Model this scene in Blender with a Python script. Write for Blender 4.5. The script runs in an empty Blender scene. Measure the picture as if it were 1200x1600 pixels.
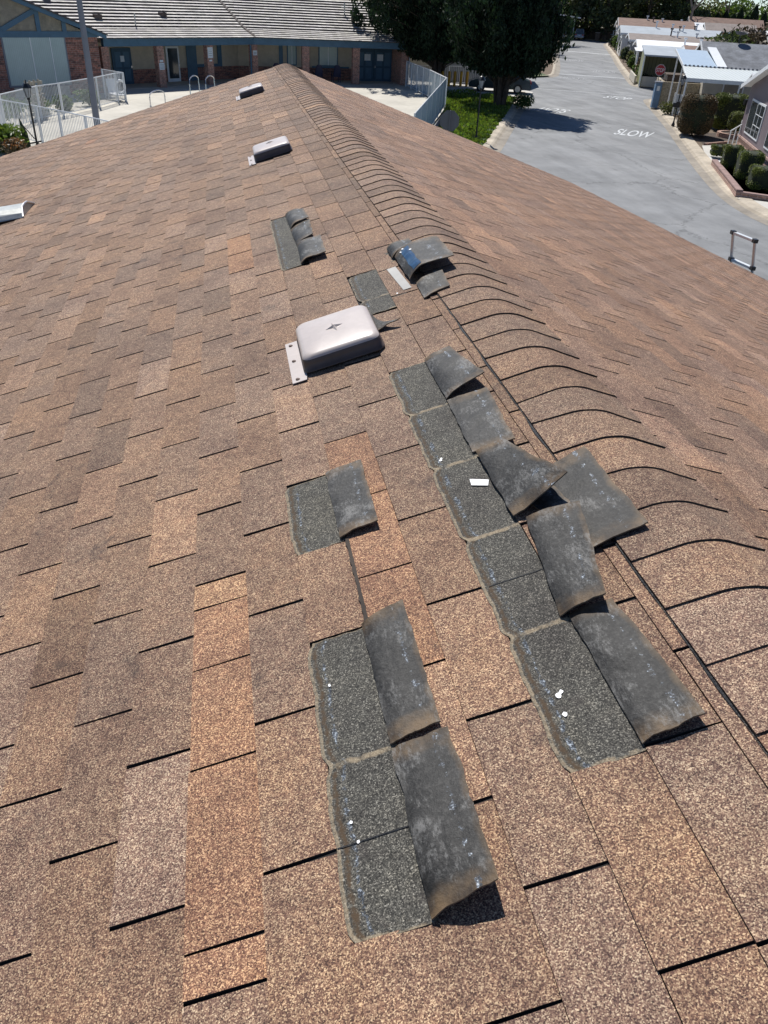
import bpy, bmesh, math, random
from mathutils import Vector, Matrix, noise
R = math.radians
sc = bpy.context.scene
rnd = random.Random(7)

# ------------------------------------------------------------------ camera, sky, sun, exposure
RZ = 5.4                                     # height of the roof ridge above the ground
CAM = Vector((-0.8905, 0.0, RZ + 0.8815))
yaw, pitch, roll = R(12.136), R(33.976), R(3.181)
fwd = Vector((math.sin(yaw)*math.cos(pitch), math.cos(yaw)*math.cos(pitch), -math.sin(pitch)))
rt0 = Vector((math.cos(yaw), -math.sin(yaw), 0)); up0 = rt0.cross(fwd)
rt = rt0*math.cos(roll) + up0*math.sin(roll); up = -rt0*math.sin(roll) + up0*math.cos(roll)
cd = bpy.data.cameras.new('camera'); cam = bpy.data.objects.new('camera', cd)
sc.collection.objects.link(cam); sc.camera = cam
cam.matrix_world = Matrix(((rt.x, up.x, -fwd.x, CAM.x), (rt.y, up.y, -fwd.y, CAM.y), (rt.z, up.z, -fwd.z, CAM.z), (0, 0, 0, 1)))
cd.sensor_fit = 'VERTICAL'; cd.sensor_height = 36; cd.lens = 1208.85/1600*36
cd.clip_start = 0.05; cd.clip_end = 3000
SUN_EL, SUN_AZ = 52.0, -9.0                 # azimuth measured from +Y towards +X
w = bpy.data.worlds.new('World'); sc.world = w; w.use_nodes = True
nt = w.node_tree; nt.nodes.clear()
sky = nt.nodes.new('ShaderNodeTexSky'); sky.sky_type = 'NISHITA'; sky.sun_disc = False
sky.sun_elevation = R(SUN_EL); sky.sun_rotation = R(SUN_AZ); sky.air_density = .75; sky.dust_density = 0.0; sky.ozone_density = 4.0; sky.altitude = 1500
bg = nt.nodes.new('ShaderNodeBackground'); bg.inputs['Strength'].default_value = 0.085
wo = nt.nodes.new('ShaderNodeOutputWorld'); nt.links.new(sky.outputs[0], bg.inputs[0]); nt.links.new(bg.outputs[0], wo.inputs[0])
sd = bpy.data.lights.new('sun', 'SUN'); sd.energy = 4.5; sd.angle = R(0.5); sd.color = (1, 0.965, 0.91)
sun = bpy.data.objects.new('sun', sd); sc.collection.objects.link(sun)
sdir = Vector((math.sin(R(SUN_AZ))*math.cos(R(SUN_EL)), math.cos(R(SUN_AZ))*math.cos(R(SUN_EL)), math.sin(R(SUN_EL))))
sun.rotation_euler = sdir.to_track_quat('Z', 'Y').to_euler()
sc.view_settings.view_transform = 'Standard'; sc.view_settings.look = 'None'; sc.view_settings.exposure = 0.32; sc.view_settings.gamma = 1

# ------------------------------------------------------------------ helpers
col = sc.collection
def tag(o, label=None, cat=None, group=None, kind=None):
    if label: o['label'] = label
    if cat: o['category'] = cat
    if group: o['group'] = group
    if kind: o['kind'] = kind
    return o
def empty(name, loc, label=None, cat=None, group=None, rz=0):
    o = bpy.data.objects.new(name, None); col.objects.link(o); o.location = loc; o.rotation_euler = (0, 0, rz)
    o.empty_display_size = 0.2
    o['_loc'] = list(loc); return tag(o, label, cat, group)
def wloc(o):
    v = Vector((0, 0, 0))
    while o is not None: v = v + Vector(o.location); o = o.parent
    return v
class MB:
    def __init__(s): s.v = []; s.f = []; s.m = []; s.c = []; s.mi = 0; s.col = (1, 1, 1, 1)
    def face(s, pts):
        n = len(s.v); s.v += [tuple(p) for p in pts]; s.f.append(tuple(range(n, n+len(pts)))); s.m.append(s.mi); s.c.append(s.col); return s
    def box(s, x0, x1, y0, y1, z0, z1, o=(0, 0, 0), a=0.0):
        ca, sa = math.cos(a), math.sin(a)
        def T(x, y, z): return (o[0]+x*ca-y*sa, o[1]+x*sa+y*ca, o[2]+z)
        p = [T(x, y, z) for z in (z0, z1) for y in (y0, y1) for x in (x0, x1)]
        for q in ((0, 2, 3, 1), (4, 5, 7, 6), (0, 1, 5, 4), (2, 6, 7, 3), (0, 4, 6, 2), (1, 3, 7, 5)): s.face([p[i] for i in q])
        return s
    def hexa(s, b, t):                        # bottom quad, top quad (same winding, ccw from above)
        n = len(b); s.face(list(reversed(b))); s.face(t)
        for i in range(n): j = (i+1) % n; s.face([b[i], b[j], t[j], t[i]])
        return s
    def prism(s, poly, z0, z1):
        return s.hexa([(x, y, z0) for x, y in poly], [(x, y, z1) for x, y in poly])
    def tube(s, pts, r, n=8, r2=None):
        pts = [Vector(p) for p in pts]; rings = []; N = len(pts)
        for i, p in enumerate(pts):
            d = (pts[min(i+1, N-1)] - pts[max(i-1, 0)]).normalized()
            a = Vector((0, 0, 1)) if abs(d.z) < .9 else Vector((1, 0, 0))
            u = d.cross(a).normalized(); v = d.cross(u)
            rr = r if r2 is None else r+(r2-r)*i/(N-1)
            rings.append([p+u*(rr*math.cos(2*math.pi*k/n))+v*(rr*math.sin(2*math.pi*k/n)) for k in range(n)])
        for i in range(N-1):
            for k in range(n): j = (k+1) % n; s.face([rings[i][k], rings[i][j], rings[i+1][j], rings[i+1][k]])
        s.face(list(reversed(rings[0]))); s.face(rings[-1]); return s
    def lathe(s, prof, o, n=14):              # prof (r,z)
        for (r0, z0), (r1, z1) in zip(prof[:-1], prof[1:]):
            for k in range(n):
                a, b = 2*math.pi*k/n, 2*math.pi*(k+1)/n
                q = [(o[0]+r0*math.cos(a), o[1]+r0*math.sin(a), o[2]+z0), (o[0]+r0*math.cos(b), o[1]+r0*math.sin(b), o[2]+z0),
                     (o[0]+r1*math.cos(b), o[1]+r1*math.sin(b), o[2]+z1), (o[0]+r1*math.cos(a), o[1]+r1*math.sin(a), o[2]+z1)]
                s.face(q)
        return s
    def mesh(s, name, mats, org=Vector((0, 0, 0)), smooth=False, merge=False):
        me = bpy.data.meshes.new(name)
        me.from_pydata([(x-org.x, y-org.y, z-org.z) for x, y, z in s.v], [], s.f)
        for m in (mats if isinstance(mats, (list, tuple)) else [mats]): me.materials.append(m)
        me.polygons.foreach_set('material_index', s.m)
        ca = me.color_attributes.new('tint', 'FLOAT_COLOR', 'CORNER'); buf = []
        uv = me.uv_layers.new(name='UVMap'); ub = []
        for f, c in zip(s.f, s.c):
            pts = [Vector(s.v[i]) for i in f]
            n = (pts[1]-pts[0]).cross(pts[2]-pts[0])
            n = n.normalized() if n.length > 1e-12 else Vector((0, 0, 1))
            if isinstance(c, list):
                for q in c: buf += list(q)
            else: buf += list(c)*len(f)
            if abs(n.z) < .85:
                t = Vector((-n.y, n.x, 0)).normalized()
                for p in pts: ub += [p.dot(t), p.z]
            else:
                for p in pts: ub += [p.x, p.y]
        ca.data.foreach_set('color', buf); uv.data.foreach_set('uv', ub)
        if merge or smooth:
            bm = bmesh.new(); bm.from_mesh(me)
            if merge: bmesh.ops.remove_doubles(bm, verts=bm.verts, dist=1e-5)
            if smooth:
                for f in bm.faces: f.smooth = True
            bm.to_mesh(me); bm.free()
        me.update(); return me
    def build(s, name, mats, parent=None, smooth=False, merge=False, org=None):
        if org is None: org = wloc(parent) if parent else Vector((0, 0, 0))
        me = s.mesh(name, mats, org, smooth, merge)
        o = bpy.data.objects.new(name, me); col.objects.link(o)
        if parent: o.parent = parent
        else: o.location = org
        return o
def copy_tree(o, parent=None, loc=None, rz=None):
    c = o.copy(); col.objects.link(c); c.parent = parent
    if loc is not None: c.location = loc
    if rz is not None: c.rotation_euler = (0, 0, rz)
    for ch in list(o.children): copy_tree(ch, c)
    return c
def structure(name, mb, mat, **k):
    o = mb.build(name, mat, **k); o['kind'] = 'structure'; return o

# ------------------------------------------------------------------ materials
def nodes(name):
    m = bpy.data.materials.new(name); m.use_nodes = True; t = m.node_tree; b = t.nodes['Principled BSDF']
    return m, t, b
def N(t, kind, **k):
    n = t.nodes.new(kind)
    for a, v in k.items():
        if a in n.inputs: n.inputs[a].default_value = v
        else: setattr(n, a, v)
    return n
def ramp(t, stops, interp='LINEAR'):
    r = t.nodes.new('ShaderNodeValToRGB'); e = r.color_ramp.elements; r.color_ramp.interpolation = interp
    while len(e) < len(stops): e.new(0.5)
    for i, (p, c) in enumerate(stops): e[i].position = p; e[i].color = tuple(c)+(1,) if len(c) == 3 else c
    return r
def mixc(t, a, b, f, mode='MIX'):
    m = t.nodes.new('ShaderNodeMix'); m.data_type = 'RGBA'; m.blend_type = mode
    for s, i in ((f, 0), (a, 6), (b, 7)):
        if hasattr(s, 'links') or hasattr(s, 'is_output'): t.links.new(s, m.inputs[i])
        elif isinstance(s, (int, float)): m.inputs[i].default_value = s
        else: m.inputs[i].default_value = tuple(s)+(1,) if len(s) == 3 else s
    return m.outputs[2]
def tex(t, scale, detail=3, rough=.6, src='Object', vec=None):
    n = t.nodes.new('ShaderNodeTexNoise'); n.inputs['Scale'].default_value = scale; n.inputs['Detail'].default_value = detail; n.inputs['Roughness'].default_value = rough
    if vec is None:
        c = t.nodes.new('ShaderNodeTexCoord'); vec = c.outputs[src]
    t.links.new(vec, n.inputs['Vector']); return n
def bump(t, b, h, strength=.3, dist=.01):
    n = t.nodes.new('ShaderNodeBump'); n.inputs['Strength'].default_value = strength; n.inputs['Distance'].default_value = dist
    t.links.new(h, n.inputs['Height']); t.links.new(n.outputs[0], b.inputs['Normal'])
def plain(name, c, rough=.6, metal=0, var=.25, scale=3, bmp=0, fine=40, tint=False, spec=None):
    m, t, b = nodes(name)
    n1 = tex(t, scale, 4); n2 = tex(t, fine, 3)
    r = ramp(t, [(.3, [x*(1-var) for x in c]), (.7, [min(1, x*(1+var)) for x in c])]); t.links.new(n1.outputs[0], r.inputs[0])
    r2 = ramp(t, [(.25, (1-var*.6,)*3), (.75, (1+var*.4,)*3)]); t.links.new(n2.outputs[0], r2.inputs[0])
    o = mixc(t, r.outputs[0], r2.outputs[0], 1.0, 'MULTIPLY')
    if tint:
        a = N(t, 'ShaderNodeVertexColor', layer_name='tint'); o = mixc(t, o, a.outputs[0], 1.0, 'MULTIPLY')
    t.links.new(o, b.inputs['Base Color']); b.inputs['Roughness'].default_value = rough; b.inputs['Metallic'].default_value = metal
    if spec is not None: b.inputs['Specular IOR Level'].default_value = spec
    if bmp: bump(t, b, n2.outputs[0], bmp, .02)
    return m
def sin_stripes(name, c, c2, freq, axis='u', rough=.5):
    m, t, b = nodes(name); uv = t.nodes.new('ShaderNodeTexCoord'); sp = t.nodes.new('ShaderNodeSeparateXYZ'); t.links.new(uv.outputs['UV'], sp.inputs[0])
    mt = N(t, 'ShaderNodeMath', operation='MULTIPLY'); t.links.new(sp.outputs[0 if axis == 'u' else 1], mt.inputs[0]); mt.inputs[1].default_value = freq
    fr = N(t, 'ShaderNodeMath', operation='FRACT'); t.links.new(mt.outputs[0], fr.inputs[0])
    r = ramp(t, [(0, c2), (.1, c2), (.16, c), (.95, c)]); t.links.new(fr.outputs[0], r.inputs[0])
    n = tex(t, 2, 4); o = mixc(t, r.outputs[0], n.outputs[0], .12, 'OVERLAY')
    t.links.new(o, b.inputs['Base Color']); b.inputs['Roughness'].default_value = rough; bump(t, b, r.outputs[0], .5, .01); return m
def brick(name, c1, c2, mortar, bw=.2, bh=.065):
    m, t, b = nodes(name); uv = t.nodes.new('ShaderNodeTexCoord'); br = t.nodes.new('ShaderNodeTexBrick'); t.links.new(uv.outputs['UV'], br.inputs['Vector'])
    br.inputs['Scale'].default_value = 1; br.inputs['Brick Width'].default_value = bw; br.inputs['Row Height'].default_value = bh; br.inputs['Mortar Size'].default_value = .007
    br.inputs['Color1'].default_value = (*c1, 1); br.inputs['Color2'].default_value = (*c2, 1); br.inputs['Mortar'].default_value = (*mortar, 1); br.inputs['Bias'].default_value = -.1
    n = tex(t, 9, 3); r = ramp(t, [(.3, (.55,)*3), (.7, (1.35,)*3)]); t.links.new(n.outputs[0], r.inputs[0])
    o = mixc(t, br.outputs[0], r.outputs[0], 1.0, 'MULTIPLY'); 
    t.links.new(o, b.inputs['Base Color']); b.inputs['Roughness'].default_value = .85; bump(t, b, br.outputs[1], -.6, .01); return m

def shingle_mat(name, ramp_stops, contrast=1.0, border=False):
    m, t, b = nodes(name); tc = t.nodes.new('ShaderNodeTexCoord')
    v = t.nodes.new('ShaderNodeTexVoronoi'); v.inputs['Scale'].default_value = 560; t.links.new(tc.outputs['Object'], v.inputs['Vector'])
    sp = t.nodes.new('ShaderNodeSeparateColor'); t.links.new(v.outputs['Color'], sp.inputs[0])
    n2 = tex(t, 330, 2, .7, vec=tc.outputs['Object'])
    ad = N(t, 'ShaderNodeMath', operation='MULTIPLY_ADD'); t.links.new(n2.outputs[0], ad.inputs[0]); ad.inputs[1].default_value = 1.05
    su = N(t, 'ShaderNodeMath', operation='MULTIPLY_ADD'); t.links.new(sp.outputs[0], su.inputs[0]); su.inputs[1].default_value = .78*contrast; su.inputs[2].default_value = -.42-.39*(contrast-1)
    t.links.new(su.outputs[0], ad.inputs[2])
    r = ramp(t, ramp_stops); t.links.new(ad.outputs[0], r.inputs[0])
    # mid and broad weathering of the granules
    n3 = tex(t, 38, 3, .75, vec=tc.outputs['Object']); r3 = ramp(t, [(.28, (.66, .64, .64)), (.5, (1, 1, 1)), (.72, (1.36, 1.33, 1.28))]); t.links.new(n3.outputs[0], r3.inputs[0])
    o = mixc(t, r.outputs[0], r3.outputs[0], .8, 'MULTIPLY')
    n4 = tex(t, 3.1, 5, .65, vec=tc.outputs['Object']); r4 = ramp(t, [(.25, (.66, .62, .64)), (.5, (1, 1, 1)), (.75, (1.20, 1.15, 1.05))]); t.links.new(n4.outputs[0], r4.inputs[0])
    o = mixc(t, o, r4.outputs[0], 1.0, 'MULTIPLY')
    a = N(t, 'ShaderNodeVertexColor', layer_name='tint')
    n5 = tex(t, 6.5, 4, .7, vec=tc.outputs['Object']); r5 = ramp(t, [(.60, (0,)*3), (.72, (.55,)*3)]); t.links.new(n5.outputs[0], r5.inputs[0])
    o = mixc(t, o, (.045, .036, .034), r5.outputs[0])
    if not border: o = mixc(t, o, a.outputs[0], 1.0, 'MULTIPLY')
    else:
        sp2 = t.nodes.new('ShaderNodeSeparateColor'); t.links.new(a.outputs[0], sp2.inputs[0])
        nb = tex(t, 70, 4, .75, vec=tc.outputs['Object'])
        def fac(sock, lo, hi, k=.9):
            q = N(t, 'ShaderNodeMath', operation='MULTIPLY_ADD'); t.links.new(nb.outputs[0], q.inputs[0]); q.inputs[1].default_value = k; t.links.new(sock, q.inputs[2]); rr = ramp(t, [(lo, (0,)*3), (hi, (1,)*3)]); t.links.new(q.outputs[0], rr.inputs[0]); return rr.outputs[0]
        o = mixc(t, o, (.075, .048, .026), fac(sp2.outputs[2], .78, 1.08))
        fl = tex(t, 210, 3, .8, vec=tc.outputs['Object']); rf = ramp(t, [(.38, (.016, .018, .022)), (.52, (.06, .07, .085)), (.66, (.50, .55, .60))]); t.links.new(fl.outputs[0], rf.inputs[0])
        o = mixc(t, o, rf.outputs[0], fac(sp2.outputs[1], .93, 1.0, 1.0))
        rt_ = ramp(t, [(.3, (.15, .11, .07)), (.5, (.27, .215, .145)), (.7, (.40, .335, .235))]); t.links.new(n2.outputs[0], rt_.inputs[0])
        o = mixc(t, o, rt_.outputs[0], fac(sp2.outputs[0], .74, 1.0))
    t.links.new(o, b.inputs['Base Color']); b.inputs['Roughness'].default_value = .82; b.inputs['Specular IOR Level'].default_value = .35
    bump(t, b, sp.outputs[0], .55, .0018); return m
M = {}
M['shingle'] = shingle_mat('brown_granule_shingle', [(.10, (.050, .027, .021)), (.30, (.118, .064, .048)), (.50, (.198, .115, .079)), (.70, (.30, .194, .126)), (.92, (.56, .42, .275))])
M['shingle_side'] = plain('shingle_cut_edge', (.040, .034, .030), .9, var=.4, fine=300)
M['butt'] = plain('shingle_butt_edge', (.155, .10, .072), .9, var=.5, scale=30, fine=300)
M['deck_under'] = plain('asphalt_headlap', (.010, .009, .009), .9, var=.4, fine=200)
M['exposed'] = shingle_mat('unweathered_grey_granules', [(.12, (.018, .017, .015)), (.40, (.048, .046, .040)), (.62, (.086, .082, .070)), (.80, (.15, .142, .12)), (.98, (.36, .34, .29))], 1.0, True)
def back_mat():
    m, t, b = nodes('asphalt_shingle_underside'); tc = t.nodes.new('ShaderNodeTexCoord'); a = N(t, 'ShaderNodeVertexColor', layer_name='tint')
    sp = t.nodes.new('ShaderNodeSeparateColor'); t.links.new(a.outputs[0], sp.inputs[0])       # R = across (0 fold,1 tip), G = along
    n = tex(t, 110, 4, .75, vec=tc.outputs['Object']); r = ramp(t, [(.28, (.012, .0115, .011)), (.5, (.027, .026, .0245)), (.75, (.066, .063, .059))]); t.links.new(n.outputs[0], r.inputs[0])
    n1 = tex(t, 14, 5, .7, vec=tc.outputs['Object']); r1 = ramp(t, [(.3, (.65,)*3), (.7, (1.5,)*3)]); t.links.new(n1.outputs[0], r1.inputs[0])
    o = mixc(t, r.outputs[0], r1.outputs[0], 1, 'MULTIPLY')
    # rusty brown margin
    def edge(sock, lo):
        q = N(t, 'ShaderNodeMath', operation='SUBTRACT'); q.inputs[1].default_value = .5; t.links.new(sock, q.inputs[0])
        q2 = N(t, 'ShaderNodeMath', operation='ABSOLUTE'); t.links.new(q.outputs[0], q2.inputs[0]); return q2.outputs[0]
    mx = N(t, 'ShaderNodeMath', operation='MAXIMUM'); t.links.new(edge(sp.outputs[1], 0), mx.inputs[0])
    rr = N(t, 'ShaderNodeMath', operation='SUBTRACT'); t.links.new(sp.outputs[0], rr.inputs[0]); rr.inputs[1].default_value = .52; t.links.new(rr.outputs[0], mx.inputs[1])
    nn = tex(t, 22, 3, vec=tc.outputs['Object']); ma = N(t, 'ShaderNodeMath', operation='MULTIPLY_ADD'); t.links.new(nn.outputs[0], ma.inputs[0]); ma.inputs[1].default_value = .16; t.links.new(mx.outputs[0], ma.inputs[2])
    re = ramp(t, [(.44, (0,)*3), (.57, (1,)*3)]); t.links.new(ma.outputs[0], re.inputs[0])
    gr = ramp(t, [(.35, (.045, .030, .018)), (.65, (.145, .098, .055))]); t.links.new(nn.outputs[0], gr.inputs[0]); o = mixc(t, o, gr.outputs[0], re.outputs[0])
    mp = t.nodes.new('ShaderNodeMapping'); mp.inputs['Scale'].default_value = (1, .45, 1); mp.inputs['Rotation'].default_value = (0, 0, .5); t.links.new(tc.outputs['Object'], mp.inputs[0])
    sc_ = tex(t, 150, 5, .85, vec=mp.outputs[0]); sc2 = tex(t, 12, 3, .6, vec=tc.outputs['Object']); sm_ = N(t, 'ShaderNodeMath', operation='MULTIPLY'); t.links.new(sc_.outputs[0], sm_.inputs[0]); t.links.new(sc2.outputs[0], sm_.inputs[1])
    rsc = ramp(t, [(.27, (0,)*3), (.38, (.6,)*3)]); t.links.new(sm_.outputs[0], rsc.inputs[0]); o = mixc(t, o, (.24, .235, .225), rsc.outputs[0])
    # sealant dabs along the tip line
    vo = N(t, 'ShaderNodeTexNoise'); vo.inputs['Scale'].default_value = 34; vo.inputs['Detail'].default_value = 5; vo.inputs['Roughness'].default_value = .8; t.links.new(tc.outputs['Object'], vo.inputs['Vector'])
    ds = N(t, 'ShaderNodeMath', operation='SUBTRACT'); t.links.new(sp.outputs[0], ds.inputs[0]); ds.inputs[1].default_value = .72
    da = N(t, 'ShaderNodeMath', operation='ABSOLUTE'); t.links.new(ds.outputs[0], da.inputs[0])
    dm = N(t, 'ShaderNodeMath', operation='MULTIPLY_ADD'); t.links.new(da.outputs[0], dm.inputs[0]); dm.inputs[1].default_value = -1.3; t.links.new(vo.outputs[0], dm.inputs[2])
    rs = ramp(t, [(.50, (0,)*3), (.56, (1,)*3)]); t.links.new(dm.outputs[0], rs.inputs[0])
    fl = tex(t, 260, 2, vec=tc.outputs['Object']); rf = ramp(t, [(.40, (.03, .034, .04)), (.56, (.14, .16, .19)), (.68, (.62, .68, .74))]); t.links.new(fl.outputs[0], rf.inputs[0])
    o = mixc(t, o, rf.outputs[0], rs.outputs[0])
    t.links.new(o, b.inputs['Base Color']); b.inputs['Roughness'].default_value = .6; b.inputs['Specular IOR Level'].default_value = .32
    bump(t, b, n.outputs[0], .5, .004); return m
M['back'] = back_mat()
def border_mat():
    m, t, b = nodes('dusty_tan_border'); n = tex(t, 45, 4, .75); r = ramp(t, [(.3, (.12, .08, .048)), (.5, (.26, .195, .125)), (.7, (.43, .35, .24))]); t.links.new(n.outputs[0], r.inputs[0])
    n2 = tex(t, 300, 1); o = mixc(t, r.outputs[0], n2.outputs[0], .35, 'OVERLAY'); t.links.new(o, b.inputs['Base Color']); b.inputs['Roughness'].default_value = .95; bump(t, b, n.outputs[0], .6, .004); return m
M['border'] = border_mat()
def seal_mat():
    m, t, b = nodes('sealant_residue'); n = tex(t, 200, 3, .8); r = ramp(t, [(.35, (.02, .024, .03)), (.52, (.10, .12, .15)), (.66, (.65, .7, .75))]); t.links.new(n.outputs[0], r.inputs[0])
    t.links.new(r.outputs[0], b.inputs['Base Color']); b.inputs['Roughness'].default_value = .35; bump(t, b, n.outputs[0], .8, .004); return m
M['seal'] = seal_mat()
M['tar'] = plain('black_roof_cement', (.018, .018, .02), .45, var=.5, fine=200, bmp=.5)
M['fleck'] = plain('white_paint_fleck', (.8, .8, .8), .5, var=.05)
M['film'] = plain('blue_release_film', (.018, .055, .12), .3, var=.4, scale=30)
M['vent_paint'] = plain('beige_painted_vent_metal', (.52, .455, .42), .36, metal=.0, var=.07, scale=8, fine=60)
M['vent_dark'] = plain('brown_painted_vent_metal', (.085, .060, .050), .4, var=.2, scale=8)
M['vent_side'] = plain('vent_side_painted_shade', (.085, .062, .052), .4, var=.2, scale=8)  # dark brown paints the shade on the hood's sides into the colour
M['galv'] = plain('galvanised_metal', (.42, .43, .41), .42, metal=.6, var=.2, scale=5)
M['nail'] = plain('rusty_nail', (.08, .04, .03), .7)
M['alu'] = plain('ladder_aluminium', (.62, .60, .60), .35, metal=.7, var=.08)
M['alu_top'] = plain('ladder_step_aluminium', (.78, .80, .80), .4, metal=.3, var=.08)
M['black'] = plain('black_plastic', (.018, .018, .02), .45, var=.2)
M['iron'] = plain('black_painted_iron', (.014, .014, .015), .4, var=.3)
M['blue'] = plain('slate_blue_trim_paint', (.068, .142, .215), .6, var=.12, scale=2)
M['blue_door'] = plain('blue_door_paint', (.035, .085, .135), .55, var=.12)
M['stucco'] = plain('beige_stucco', (.52, .47, .38), .95, var=.25, scale=2.2, fine=9, bmp=.5)
M['stucco2'] = plain('porch_stucco', (.48, .42, .33), .95, var=.1, fine=9)
M['brick_r'] = brick('red_clubhouse_brick', (.36, .15, .11), (.10, .055, .052), (.30, .26, .22), .34, .11)
M['brick_c'] = brick('mixed_column_brick', (.42, .18, .125), (.22, .11, .085), (.46, .42, .37), .22, .075)
M['brick_p'] = brick('pink_planter_brick', (.42, .24, .18), (.33, .19, .15), (.50, .42, .36), .3, .085)
M['tile'] = plain('pale_concrete_roof_tile', (.60, .575, .545), .8, var=.22, scale=.6, fine=12, tint=True)
M['tile_edge'] = plain('shade_darkened_tile_edge', (.085, .070, .066), .9, var=.3)  # shade on the course butts is put into this dark edge colour
M['white'] = plain('white_painted_metal', (.74, .76, .77), .45, var=.06)
M['white2'] = plain('white_roof_coating', (.78, .79, .80), .7, var=.08, scale=.4)
M['mesh_panel'] = plain('pale_fence_panel', (.50, .58, .64), .5, var=.08)
M['deck'] = plain('pool_deck_concrete', (.50, .47, .405), .85, var=.16, scale=.35, fine=3)
M['kerb'] = plain('tan_kerb_concrete', (.46, .40, .315), .9, var=.28, scale=.9, fine=7, tint=True)
M['walk'] = plain('driveway_concrete', (.52, .50, .455), .9, var=.12, scale=.5, fine=8)
def asphalt():
    m, t, b = nodes('aged_asphalt'); tc = t.nodes.new('ShaderNodeTexCoord')
    mp = t.nodes.new('ShaderNodeMapping'); mp.inputs['Rotation'].default_value = (0, 0, R(22)); mp.inputs['Scale'].default_value = (1, .16, 1); t.links.new(tc.outputs['Object'], mp.inputs[0])
    n = tex(t, .9, 5, .6, vec=mp.outputs[0]); r = ramp(t, [(.28, (.160, .164, .168)), (.48, (.215, .220, .224)), (.72, (.270, .273, .275))]); t.links.new(n.outputs[0], r.inputs[0])
    n2 = tex(t, .35, 6, .7, vec=tc.outputs['Object']); r2 = ramp(t, [(.3, (.72,)*3), (.7, (1.2,)*3)]); t.links.new(n2.outputs[0], r2.inputs[0])
    o = mixc(t, r.outputs[0], r2.outputs[0], 1, 'MULTIPLY')
    n3 = tex(t, 30, 3, .7, vec=tc.outputs['Object']); r3 = ramp(t, [(.3, (.85,)*3), (.7, (1.12,)*3)]); t.links.new(n3.outputs[0], r3.inputs[0]); o = mixc(t, o, r3.outputs[0], 1, 'MULTIPLY')
    n6 = tex(t, 2.3, 5, .75, vec=mp.outputs[0]); r6 = ramp(t, [(.60, (1,)*3), (.72, (.74,)*3)]); t.links.new(n6.outputs[0], r6.inputs[0]); o = mixc(t, o, r6.outputs[0], 1, 'MULTIPLY')
    w_ = tex(t, .8, 5, .75, vec=tc.outputs['Object']); wm = mixc(t, tc.outputs['Object'], w_.outputs[1], .75, 'LINEAR_LIGHT')
    v = t.nodes.new('ShaderNodeTexVoronoi'); v.feature = 'DISTANCE_TO_EDGE'; v.inputs['Scale'].default_value = .11; t.links.new(wm, v.inputs['Vector'])
    r4 = ramp(t, [(0, (.35,)*3), (.0025, (.55,)*3), (.005, (1,)*3)]); t.links.new(v.outputs[0], r4.inputs[0])
    o = mixc(t, o, r4.outputs[0], .7, 'MULTIPLY')
    t.links.new(o, b.inputs['Base Color']); b.inputs['Roughness'].default_value = .82; return m
M['asphalt'] = asphalt()
def worn_paint(name, c, lo):
    m, t, b = nodes(name); n = tex(t, 9, 5, .8); r = ramp(t, [(lo, (.20, .205, .21)), (lo+.12, c)]); t.links.new(n.outputs[0], r.inputs[0]); t.links.new(r.outputs[0], b.inputs['Base Color']); b.inputs['Roughness'].default_value = .8; return m
M['paint'] = worn_paint('worn_road_paint', (.58, .60, .61), .36)
M['paint_old'] = worn_paint('faded_road_paint', (.40, .41, .42), .44)
M['soil'] = plain('dry_yard_soil', (.15, .11, .075), .95, var=.35, scale=1.2, fine=10)
M['land'] = plain('distant_ground', (.16, .14, .09), .95, var=.3, scale=.05, fine=1)
M['gravel'] = plain('white_gravel', (.62, .61, .60), .9, var=.2, scale=9, fine=30, bmp=.6)
M['grass'] = plain('lawn_grass', (.055, .095, .022), .9, var=.4, scale=1.5, fine=20)
M['leaf_bright'] = plain('bright_leaf', (.135, .195, .038), .5, var=.4, scale=2, tint=True)
M['leaf_mid'] = plain('mid_leaf', (.085, .135, .035), .6, var=.35, scale=1, tint=True)
M['leaf_dark'] = plain('dark_conifer_leaf', (.017, .034, .018), .7, var=.4, scale=.8, tint=True, spec=.25)
M['leaf_olive'] = plain('olive_leaf', (.115, .125, .055), .65, var=.35, scale=.6, tint=True)
M['leaf_red'] = plain('reddish_hedge_leaf', (.150, .105, .048), .6, var=.45, scale=1.5, tint=True)
def translucent(m, k=.35, boost=1.3):
    t = m.node_tree; b = t.nodes['Principled BSDF']; out = [n for n in t.nodes if n.type == 'OUTPUT_MATERIAL'][0]
    tr = t.nodes.new('ShaderNodeBsdfTranslucent'); mx = t.nodes.new('ShaderNodeMixShader'); mx.inputs[0].default_value = k
    src = b.inputs['Base Color'].links[0].from_socket; c = mixc(t, src, (boost, boost*1.05, boost*.6), 1.0, 'MULTIPLY'); t.links.new(c, tr.inputs[0])
    t.links.new(b.outputs[0], mx.inputs[1]); t.links.new(tr.outputs[0], mx.inputs[2]); t.links.new(mx.outputs[0], out.inputs[0])
for k_ in ('leaf_bright', 'leaf_mid', 'leaf_olive'): translucent(M[k_])
translucent(M['leaf_dark'], .2, 1.2)
M['leaf_far'] = plain('distant_evergreen_leaf', (.070, .095, .045), .7, var=.4, scale=.3, tint=True); translucent(M['leaf_far'])
M['flower'] = plain('orange_flower', (.5, .2, .04), .6, var=.3, tint=True)
M['bark'] = plain('brown_bark', (.10, .075, .055), .95, var=.4, scale=4, fine=30, bmp=.6)
M['bark_pale'] = plain('pale_bark', (.26, .22, .18), .9, var=.3, scale=2)
M['water'] = plain('pool_water', (.08, .30, .36), .08, var=.1)
M['glass'] = plain('dark_window_glass', (.045, .055, .06), .08, var=.3, scale=.8, spec=.8)
M['glass_pale'] = sin_stripes('blind_behind_glass', (.42, .51, .49), (.31, .39, .38), 9)
M['glass_pale'].node_tree.nodes['Principled BSDF'].inputs['Roughness'].default_value = .2
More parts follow.
